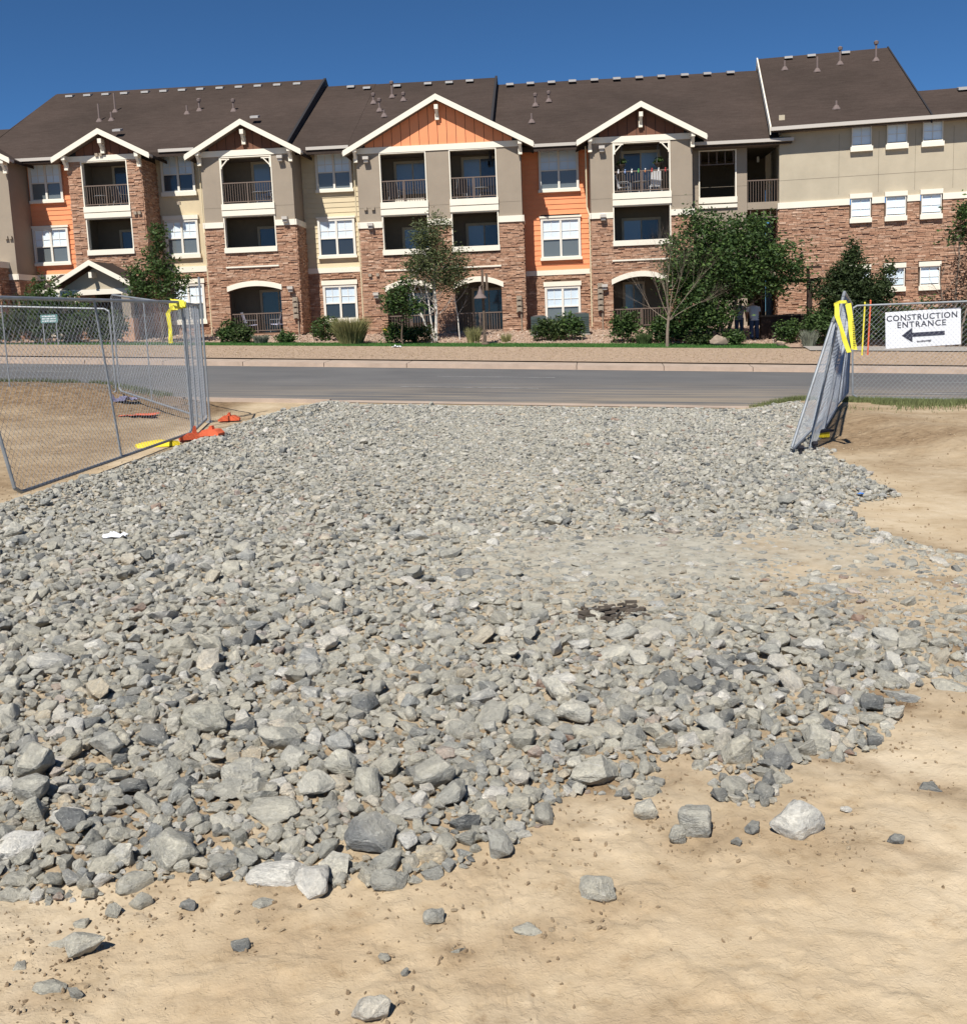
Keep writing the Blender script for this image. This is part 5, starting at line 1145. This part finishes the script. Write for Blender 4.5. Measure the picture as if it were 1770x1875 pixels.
def tuft(x, y, r_, h_, label, mt='ornablade', n=700, seed=0, name='ornamental_grass', f=terrain, w_=.012, lean=.55):
    rg = np.random.default_rng(seed+9); a = rg.uniform(0, 6.28, n); q = rg.random(n)**.5*r_*.5; b = np.stack([np.cos(a)*q, np.sin(a)*q, np.zeros(n)], -1)
    hh = h_*rg.uniform(.55, 1.05, n); out = rg.uniform(.1, 1, n)*lean; tip = b+np.stack([np.cos(a)*out*r_, np.sin(a)*out*r_, hh], -1); t2 = rg.uniform(0, 6.28, n); wv = np.stack([np.cos(t2), np.sin(t2), np.zeros(n)], -1)*w_
    mid = b*.45+tip*.55+np.array([0, 0, .08*h_])-np.stack([np.cos(a), np.sin(a), 0*a], -1)*out[:, None]*r_*.12
    v = np.stack([b-wv, b+wv, mid+wv*.7, mid-wv*.7, tip, tip], 1); v[:, 5] += wv*.1; v = v.reshape(-1, 3); i = np.arange(n)*6
    fc = np.concatenate([np.stack([i, i+1, i+2, i+3], -1), np.stack([i+3, i+2, i+5, i+4], -1)]); o = link(name, npmesh(name, v, fc), M[mt], None, (x, y, float(f(x, y))))
    return tag(o, label, 'grass clump', 'grass clumps in the beds')
bush(-10.9, 46.3, .5, 1.0, 'dark green shrub left of the patio with two chairs', seed=1, mt='leaf_dark'); bush(-10.25, 45.9, .55, .85, 'rounded green shrub in front of the patio with two chairs', seed=2)
tuft(-9.4, 45.6, .5, .4, 'low pale grey green plant between the patio shrubs', 'greytuft', 600, 3); bush(-8.35, 45.9, .42, .5, 'low bright green mound right of the pale plant', 'leaf_mid', 900, seed=4)
bush(-6.7, 46.6, .85, 1.15, 'spreading green shrub under the ground floor window between the stone columns', seed=5, mt='leaf_mid')
tuft(-5.4, 44.9, .95, 1.15, 'tall tan and green ornamental grass beside the spreading shrub', 'ornablade', 2200, 6, lean=.7)
bush(-3.5, 45.0, .7, .95, 'dark shrub around the foot of the small young tree', seed=7, mt='leaf_dark'); bush(-2.6, 45.3, .85, .85, 'low green shrub at the left foot of the birch', seed=8)
tuft(-.2, 45.2, .5, .7, 'thin tuft of grass left of the bell shaped lamp', 'ornablade', 300, 9); tuft(1.2, 45.2, .35, .4, 'small dry tuft right of the bell shaped lamp', 'ornablade', 150, 10)
bush(3.0, 45.3, .8, .95, 'rounded shrub in front of the left air conditioner', seed=11, n=2200); bush(3.9, 45.4, .9, 1.1, 'taller shrub in front of the right air conditioner', seed=12, n=2400, mt='leaf_dark')
bush(6.2, 44.3, .75, 1.45, 'upright shrub before the right hand ground balcony', seed=13, mt='leaf_mid', n=2400); tuft(6.9, 43.8, .5, .5, 'yellowish leafy clump at the left of the dark hedge', 'tuft', 700, 14)
bush(8.0, 44.2, 1.1, 1.2, 'dark rounded hedge behind the bare tree trunk', seed=15, mt='leaf_dark', n=3200); bush(9.1, 43.2, .6, .5, 'low speckled ground cover beside the pale boulder', seed=16)
bush(10.4, 42.9, .5, .6, 'low leafy plant right of the pale boulder', seed=17, mt='leaf_mid')
bush(13.9, 42.4, .95, 1.7, 'bright green leafy bush left of the tape, under the juniper', seed=18, mt='leaf_mid', n=4200, size=.075); bush(12.8, 43.5, .6, 1.0, 'shaded shrub beside the wooden pergola post', seed=19, mt='leaf_dark')
tuft(13.2, 41.9, .45, .7, 'pale grey green grass at the end of the lawn', 'greytuft', 500, 20)
for k, (x, rz_, l) in enumerate(((15.3, 1.5, 'green hedge shrub left of the construction sign'), (16.6, 1.55, 'green hedge shrub behind the construction sign, left of its middle'), (17.9, 1.6, 'green hedge shrub behind the construction sign, right of its middle'), (19.2, 1.7, 'green hedge shrub at the right edge of the view'), (20.5, 1.6, 'green hedge shrub just outside the sign to the far right'))):
    bush(x, 42.3-.12*(x-15), 1.0, rz_+.25, l, seed=30+k, n=4200, ry=.7, group='hedge behind the construction sign', mt='leaf_hedge' if k % 2 else 'leaf_dark')
bush(-19.4, 46.5, 1.6, 2.3, 'big grey green rounded shrub behind the left fence', seed=40, n=7500, ry=1.2); bush(-17.5, 46.2, 1.3, 2.1, 'dark shrub right of the big grey green one behind the left fence', seed=41, n=5000, mt='leaf_dark')
bush(-18.6, 45.9, 1.0, 3.0, 'leafy green shrub growing up against the entry porch', seed=42, n=4500, mt='leaf_dark'); bush(-15.9, 46, .9, 1.5, 'grey green shrub at the foot of the slender tree', seed=43, n=2500)
bush(-22.4, 46.4, 1.4, 1.9, 'dark shrub at the far left edge behind the fence', seed=44, n=4500, mt='leaf_dark'); bush(-20.9, 46.2, .8, 1.3, 'dark shrub second from the far left edge behind the fence', seed=45, n=2500, mt='leaf_dark')
M['greyrock'] = mat('boulder_stone', (.30, .235, .18), .95, var=.25, vscale=5, bump=.7, bscale=9)
# boulder, lawn blades, weeds
o = link('boulder', rock_mesh(200, 3), None, None, (9.82, 42.8, TZ(9.8, 42.8)+.2)); o.scale = (1.0, .7, .7); o.data.materials.append(M['greyrock']); tag(o, 'pale brown boulder lying at the edge of the lawn', 'boulder')
o = link('boulder', rock_mesh(203, 3), None, None, (12.2, 42.4, TZ(12.2, 42.4)+.1)); o.scale = (.5, .4, .4); o.data.materials.append(M['pebble']); tag(o, 'small pale stone in the shade right of the two people', 'boulder')
def blades(name, x, y, z, h_, mt, label, w_=.008, seed=0):
    rg = np.random.default_rng(seed); n = len(x); a = rg.uniform(0, 6.28, n); hh = h_*rg.uniform(.4, 1.2, n); b = np.stack([x, y, z-.01], -1); wv = np.stack([np.cos(a), np.sin(a), 0*a], -1)*w_
    tip = b+np.stack([rg.normal(0, .35, n)*hh, rg.normal(0, .35, n)*hh, hh], -1); v = np.stack([b-wv, b+wv, tip], 1).reshape(-1, 3)
    return tag(link(name, npmesh(name, v, np.arange(3*n).reshape(n, 3)), M[mt]), label, kind='stuff')
n = 60000; s_ = rng.uniform(-24, 7.25, n); t_ = rng.uniform(42.32, 44.48, n); x, y = XY(s_, t_); blades('lawn_grass', x, y, terrain(x, y)+.01, .07, 'blade', 'short mown green lawn across the road', .012, 1)
n = 70000; x = rng.uniform(4.9, 13, n); t_ = 20.3-np.abs(rng.normal(0, 1.0, n)); y = (t_-x*math.sin(AR))/math.cos(AR); kp = (fbm(x, y, .8, 3, 50) > .03-.30*(t_ > 19.3)) & (rng.random(n) < sm(4.9, 6, x)); x, y = x[kp], y[kp]
blades('roadside_grass', x, y, site(x, y), .10, 'dryblade', 'ragged green grass along the road edge at the right', .006, 2)
n = 22000; x = rng.uniform(-16, -6.2, n); t_ = 20.25-np.abs(rng.normal(0, .35, n)); y = (t_-x*math.sin(AR))/math.cos(AR); kp = (fbm(x, y, .9, 3, 51) > -.02-.2*(t_ > 19.9)); x, y = x[kp], y[kp]
blades('roadside_grass', x, y, site(x, y), .09, 'dryblade', 'weedy grass along the crest of the left dirt bank', .006, 3)

# ------------------------------------------------------------ lamp post, condensers, furniture, pergola, people
lx, ly = .28, 43.85; e = empty('lamp_post', (lx, ly, TZ(lx, ly)), 0, 'dark lamp post with a bell shaped shade hanging from a hooked arm', 'lamp')
MB().lathe([(.16, 0), (.16, .06), (.075, .14), (.06, .5), (.055, 2.9)], 10).build('pole', M['bark'], e)
MB().box(-.05, .05, -.05, .05, 2.4, 3.1).box(.12, .22, -.04, .04, 2.25, 2.95).build('arm', M['bark'], e)
MB().lathe([(.27, 1.93), (.25, 1.97), (.13, 2.1), (.09, 2.22), (.05, 2.3), (.03, 2.42)], 14, (-.12, -.18)).build('shade', M['pipe'], e); MB().tube((-.12, -.18, 2.4), (.0, -.02, 2.5), .02).build('hook', M['bark'], e)
def condenser(x, y, s_, h_, label):
    e = empty('air_conditioner', (x, y, TZ(x, y)), -AB, label, 'air conditioner', 'condensers by the orange wall')
    MB().box(-s_, s_, -s_, s_, 0, .06).build('base_pad', M['walk'], e); MB().box(-s_*.9, s_*.9, -s_*.9, s_*.9, .06, h_).build('casing', M['acgreen'], e)
    for i in range(9): MB().box(-s_*.94, s_*.94, -s_*.95, -s_*.9, .12+i*(h_-.2)/9, .12+i*(h_-.2)/9+.035).build('louvre', M['acgreen'], e)
    MB().lathe([(s_*.7, h_), (s_*.7, h_+.03), (s_*.2, h_+.05)], 16).build('fan_grille', M['pipe'], e)
condenser(2.75, 47.2, .38, .85, 'dark green air conditioner left of the ground floor orange column window'); condenser(3.75, 47.3, .38, .75, 'low air conditioner half hidden behind the rounded shrubs'); condenser(4.62, 47.0, .38, .95, 'tallest dark green air conditioner beside the conduit')
def bl2w(u, d): c, s = math.cos(AB), math.sin(AB); return (math.sin(AB)*DB+u*c+d*s, math.cos(AB)*DB-u*s+d*c)
def patio_chair(u, d, z, rz, label, mt):
    x, y = bl2w(u, d); e = empty('patio_chair', (x, y, z), rz, label, 'chair', 'balcony and patio chairs')
    MB().add([(-.24, -.24, .42), (.24, -.24, .42), (.24, .22, .38), (-.24, .22, .38), (-.24, -.24, .39), (.24, -.24, .39), (.24, .22, .35), (-.24, .22, .35)], [(0,1,2,3),(4,5,6,7),(0,1,5,4),(1,2,6,5),(2,3,7,6),(3,0,4,7)]).build('seat', mt, e)
    MB().add([(-.24, .2, .4), (.24, .2, .4), (.22, .4, 1.0), (-.22, .4, 1.0), (-.24, .23, .4), (.24, .23, .4), (.22, .43, 1.0), (-.22, .43, 1.0)], [(0,1,2,3),(4,5,6,7),(0,1,5,4),(1,2,6,5),(2,3,7,6),(3,0,4,7)]).build('backrest', mt, e)
    for sx in (-.27, .27):
        MB().path([(sx, -.26, 0), (sx, -.26, .62), (sx, .3, .62)], .017).build('armrest', M['galv'], e); MB().path([(sx, .34, 0), (sx*.9, .2, .42), (sx*.85, .42, 1.02)], .017).build('leg', M['galv'], e)
M['lilac'] = mat('chair_sling', (.55, .55, .72), .7)
M['whitepl'] = mat('white_plastic', (.8, .8, .8), .5)
patio_chair(-14.15, .75, 1.5, R(115), 'pale lilac patio chair at the left behind the ground floor railing', M['lilac']); patio_chair(-12.85, .8, 1.5, R(245), 'pale lilac patio chair at the right behind the ground floor railing', M['lilac'])
patio_chair(5.05, .7, 7.06, R(180), 'white slatted chair on the upper right balcony with flowers on its rail', M['whitepl']); patio_chair(3.65, .8, 7.06, R(70), 'white folding chair at the left of the upper right balcony', M['whitepl'])
patio_chair(-12.75, .8, 7.42, R(240), 'dark patio chair on the upper balcony above the arch', M['black'])
def table(u, d, z, label, r_=.35, h_=.62):
    x, y = bl2w(u, d); e = empty('patio_table', (x, y, z), 0, label, 'table'); MB().lathe([(r_, h_-.025), (r_, h_)], 16).build('tabletop', M['galv'], e)
    for k in range(3): a = k*2.1; MB().tube((math.cos(a)*.25, math.sin(a)*.25, 0), (0, 0, h_-.02), .014).build('leg', M['galv'], e)
table(-13.3, .75, 7.42, 'small round table on the upper balcony above the arch'); table(4.4, .75, 7.06, 'small table between the two white chairs on the upper right balcony')
for u, l in ((3.55, 'left hanging flower basket on the upper right balcony'), (5.2, 'right hanging flower basket on the upper right balcony')):
    x, y = bl2w(u, .6); e = empty('hanging_basket', (x, y, 8.45), 0, l, 'plant', 'hanging baskets'); MB().lathe([(.08, -.16), (.17, -.05), (.2, 0)], 12).build('basket', M['bark'], e); leaves('foliage', [(0, 0, .1, .26, .22, .14, 260)], M['leaf_mid'], e, .05, 3, .06, 10)
    for k in range(3): a = k*2.1; MB().tube((math.cos(a)*.18, math.sin(a)*.18, 0), (0, 0, .85), .006, .006, 4).build('chain', M['galv'], e)
cols = [(.7, .7, .72), (.25, .35, .6), (.75, .75, .7), (.1, .35, .12), (.5, .2, .08), (.5, .06, .05), (.75, .7, .65), (.45, .05, .05)]; nm_ = ['white', 'blue', 'cream', 'green', 'brown', 'dark red', 'pale', 'crimson']
for k, c in enumerate(cols):
    x, y = bl2w(3.35+k*.3, -.02); m2 = mat('ornament_'+nm_[k].replace(' ', '_'), c, .6); e = empty('rail_ornament', (x, y, 8.08), 0, f'little {nm_[k]} hanging ornament on the railing of the upper right balcony', 'ornament', 'ornaments along the balcony rail', None, .55)
    MB().lathe([(.03, -.2), (.07, -.12), (.065, -.04), (.02, .03)], 8).build('pot', m2, e); MB().lathe([(.05, .05), (.06, .1), (.02, .15)], 6, (.02, 0)).build('blossom', M['whitepl'] if k % 2 == 0 else m2, e)
patio_chair(-6.9, .9, 7.15, R(160), 'dark chair on the upper left balcony of the wide orange gable', M['black']); patio_chair(-3.9, .9, 7.15, R(200), 'dark chair on the upper right balcony of the wide orange gable', M['black'])
table(-2.9, .9, 7.15, 'low table on the upper right balcony of the wide orange gable'); patio_chair(-20.0, .9, 7.6, R(150), 'dark chair on the top stone balcony at the left', M['black'])
table(-20.9, .8, 7.6, 'small table on the top stone balcony at the left'); patio_chair(-13.6, 1.2, 4.4, R(180), 'dark chair on the middle balcony above the left arch', M['black'])
x, y = bl2w(-6.1, .3); e = empty('planter_box', (x, y, 7.16), -AB, 'long white planter box on the upper left balcony of the wide orange gable', 'planter'); MB().box(-.75, .6, -.09, .09, 0, .2).build('box', M['trim'], e); MB().box(-.72, .57, -.07, .07, .16, .205).build('soil', M['bark'], e)
# pergola and dark planter wall by the breezeway
M['pergwood'] = mat('pergola_timber', (.045, .028, .022), .9, var=.3)
e = empty('pergola', (14.15, 44.9, TZ(14.15, 44.9)), -AB, 'dark timber pergola corner post with beams beside the stone wing', 'pergola')
MB().box(-.1, .1, -.1, .1, 0, 2.3).build('post', M['pergwood'], e); MB().box(-1.2, .45, -.08, .08, 2.3, 2.45).build('beam', M['pergwood'], e); MB().box(-1.3, .35, -.6, -.45, 2.85, 2.95).build('beam', M['pergwood'], e)
MB().bar((0, 0, 1.7), (.42, 0, 2.3), .1, .1).build('brace', M['pergwood'], e); MB().bar((-.1, -.3, 2.3), (-.2, -.5, 2.85), .1, .1).build('brace', M['pergwood'], e); MB().box(-1.9, -1.75, .5, .65, 0, 2.4).build('post', M['pergwood'], e)
e = empty('planter_wall', (13.3, 44.6, TZ(13.3, 44.6)), -AB, 'low dark stone planter wall in the shade below the pergola', 'wall'); MB().box(-1.3, .9, -.2, .2, 0, .95).build('wall_body', M['pergwood'], e); MB().box(-1.35, .95, -.25, .25, .95, 1.02).build('coping', M['bark'], e)
# valve markers
M['yellowcard'] = mat('yellow_card', (.8, .62, .05), .6)
for x, y, l in ((-4.05, 45.2, 'small yellow marker card in the shrubs at the left of the young tree'), (-3.35, 44.75, 'small yellow pointed marker behind the young tree trunk')):
    e = empty('marker_flag', (x, y, TZ(x, y)), 0, l, 'marker'); MB().tube((0, 0, 0), (0, 0, .6), .008).build('stick', M['galv'], e); MB().prism([(0, .42), (.16, .45), (.15, .62), (0, .64)], -.004, .004).build('card', M['yellowcard'], e)
e = empty('entry_sign', (-18.05, 44.6, TZ(-18.05, 44.6)), 0, 'small green and white sign among the shrubs behind the left fence', 'sign'); MB().box(-.36, .36, 0, .03, .95, 1.3).build('board', mat('sign_green', (.12, .25, .24), .6), e)
mb = MB()
for r_ in range(3):
    for i in range(9): mb.box(-.30+i*.066, -.255+i*.066, -.004, 0, 1.2-r_*.1, 1.25-r_*.1)
mb.build('lettering', M['sign'], e); MB().box(-.3, -.26, 0, .03, 0, .95).build('post', M['galv'], e); MB().box(.26, .3, 0, .03, 0, .95).build('post', M['galv'], e)

def person(x, y, rz, label, shirt, trousers, bend=.35, s_=1.0):
    z = TZ(x, y); e = empty('person', (x, y, z), rz, label, 'person', None, None, s_)
    # joints (front is -y); leaning forward by bend
    b = bend; hip = Vector((0, .02, .92)); ch = hip+Vector((0, -math.sin(b)*.46, math.cos(b)*.46)); nk = ch+Vector((0, -math.sin(b*1.3)*.10, math.cos(b*1.3)*.09)); hd = nk+Vector((0, -math.sin(b*2)*.13, math.cos(b*2)*.13)); tp = hd+Vector((0, -math.sin(b*2)*.09, math.cos(b*2)*.09))
    V = [hip, hip+Vector((0, -.05, .2)), ch, nk, hd, tp]; E_ = [(0, 1), (1, 2), (2, 3), (3, 4), (4, 5)]; Rr = [(.15, .11), (.14, .10), (.165, .115), (.055, .055), (.085, .1), (.07, .08)]
    for sx in (-1, 1):
        i = len(V); V += [hip+Vector((sx*.10, 0, -.06)), Vector((sx*.115, -.02, .49)), Vector((sx*.12, .03, .09)), Vector((sx*.13, -.13, .04))]; Rr += [(.09, .09), (.062, .062), (.042, .042), (.035, .04)]; E_ += [(0, i), (i, i+1), (i+1, i+2), (i+2, i+3)]
        i = len(V); sh = ch+Vector((sx*.19, .01, .0)); el = sh+Vector((sx*.06, -.03-.1*b, -.28)); wr = el+Vector((-sx*.02, -.14, -.2)); V += [sh, el, wr, wr+Vector((0, -.03, -.05))]; Rr += [(.055, .055), (.042, .042), (.028, .028), (.03, .022)]; E_ += [(2, i), (i, i+1), (i+1, i+2), (i+2, i+3)]
        k0 = i+3
        for f in range(5):
            o1 = Vector(((f-2)*.014, -.012, -.035)) if f < 4 else Vector((-sx*.035, -.02, -.0)); j = len(V); V += [V[k0]+o1, V[k0]+o1*1.9+Vector((0, -.01, 0))]; Rr += [(.0085, .0085), (.007, .007)]; E_ += [(k0, j), (j, j+1)]
    me = bpy.data.meshes.new('body'); me.from_pydata([tuple(v) for v in V], E_, []); o = link('body', me, None, e)
    sk = o.modifiers.new('skin', 'SKIN'); sv = me.skin_vertices[0].data
    for k, r_ in enumerate(Rr): sv[k].radius = r_; sv[k].use_root = (k == 0)
    ss = o.modifiers.new('sub', 'SUBSURF'); ss.levels = 1; ss.render_levels = 1
    me.materials.append(mat('skin', (.45, .27, .19), .6))
    # clothes as shells around the body
    def shell(name, secs, mt, n=14):
        mb = MB()
        for c, rx, ry in secs:
            for i in range(n): a = 6.2832*i/n; mb.v.append((c[0]+rx*math.cos(a), c[1]+ry*math.sin(a), c[2]))
        for k in range(len(secs)-1):
            for i in range(n): mb.f.append((k*n+i, k*n+(i+1) % n, (k+1)*n+(i+1) % n, (k+1)*n+i))
        return mb.build(name, mt, e, smooth=True)
    shell('shirt', [((0, .02, .80), .20, .155), ((0, 0, .98), .19, .15), (tuple(hip.lerp(ch, .6)), .205, .16), (tuple(ch+Vector((0, 0, .02))), .225, .15), (tuple(ch+Vector((0, -.02, .07))), .16, .11), (tuple(nk), .07, .07)], shirt)
    for sx in (-1, 1):
        sh = ch+Vector((sx*.19, .01, .04)); shell('sleeve', [(tuple(sh), .08, .085), (tuple(sh+Vector((sx*.05, -.01, -.12))), .078, .08), (tuple(sh+Vector((sx*.06, -.03, -.22))), .075, .075)], shirt, 10)
        shell('trouser_leg', [((sx*.10, .0, .88), .118, .13), ((sx*.115, -.02, .49), .09, .095), ((sx*.12, .03, .07), .075, .08)], trousers, 10); MB().box(sx*.12-.05, sx*.12+.05, -.17, .09, 0, .08).build('shoe', M['black'], e)
    hm = MB(); hc = hd.lerp(tp, .6)
    for k in range(5):
        for i in range(10): a = 6.2832*i/10; t = k/4*1.9; hm.v.append((hc.x+.098*math.sin(t)*math.cos(a), hc.y+.112*math.sin(t)*math.sin(a)+.012, hc.z+.12*math.cos(t)))
    hm.f = [(k*10+i, k*10+(i+1) % 10, (k+1)*10+(i+1) % 10, (k+1)*10+i) for k in range(4) for i in range(10)]; hm.build('hair', mat('hair', (.03, .02, .015), .7), e, smooth=True)
    for sx in (-1, 1): MB().lathe([(.012, -.008), (.014, 0), (.006, .008)], 6, (hc.x+sx*.035, hc.y-.115)).build('eye', M['whitepl'], e, (0, 0, hc.z-.02))
    MB().box(hc.x-.012, hc.x+.012, hc.y-.15, hc.y-.1, hc.z-.07, hc.z-.03).build('nose', mat('skin', (.45, .27, .19), .6), e)
    return e
M['jeans'] = mat('jeans', (.05, .075, .14), .9); M['shirt'] = mat('white_shirt', (.72, .70, .74), .9); M['dkshirt'] = mat('grey_patterned_shirt', (.30, .31, .36), .9, var=.4, vscale=20)
person(11.72, 44.6, R(180), 'person in a white t-shirt and jeans seen from behind, head bent, under the big tree', M['shirt'], M['jeans'], .42)
person(11.2, 45.1, R(150), 'person in a grey patterned top partly hidden left of the one in white', M['dkshirt'], M['jeans'], .35, .95)
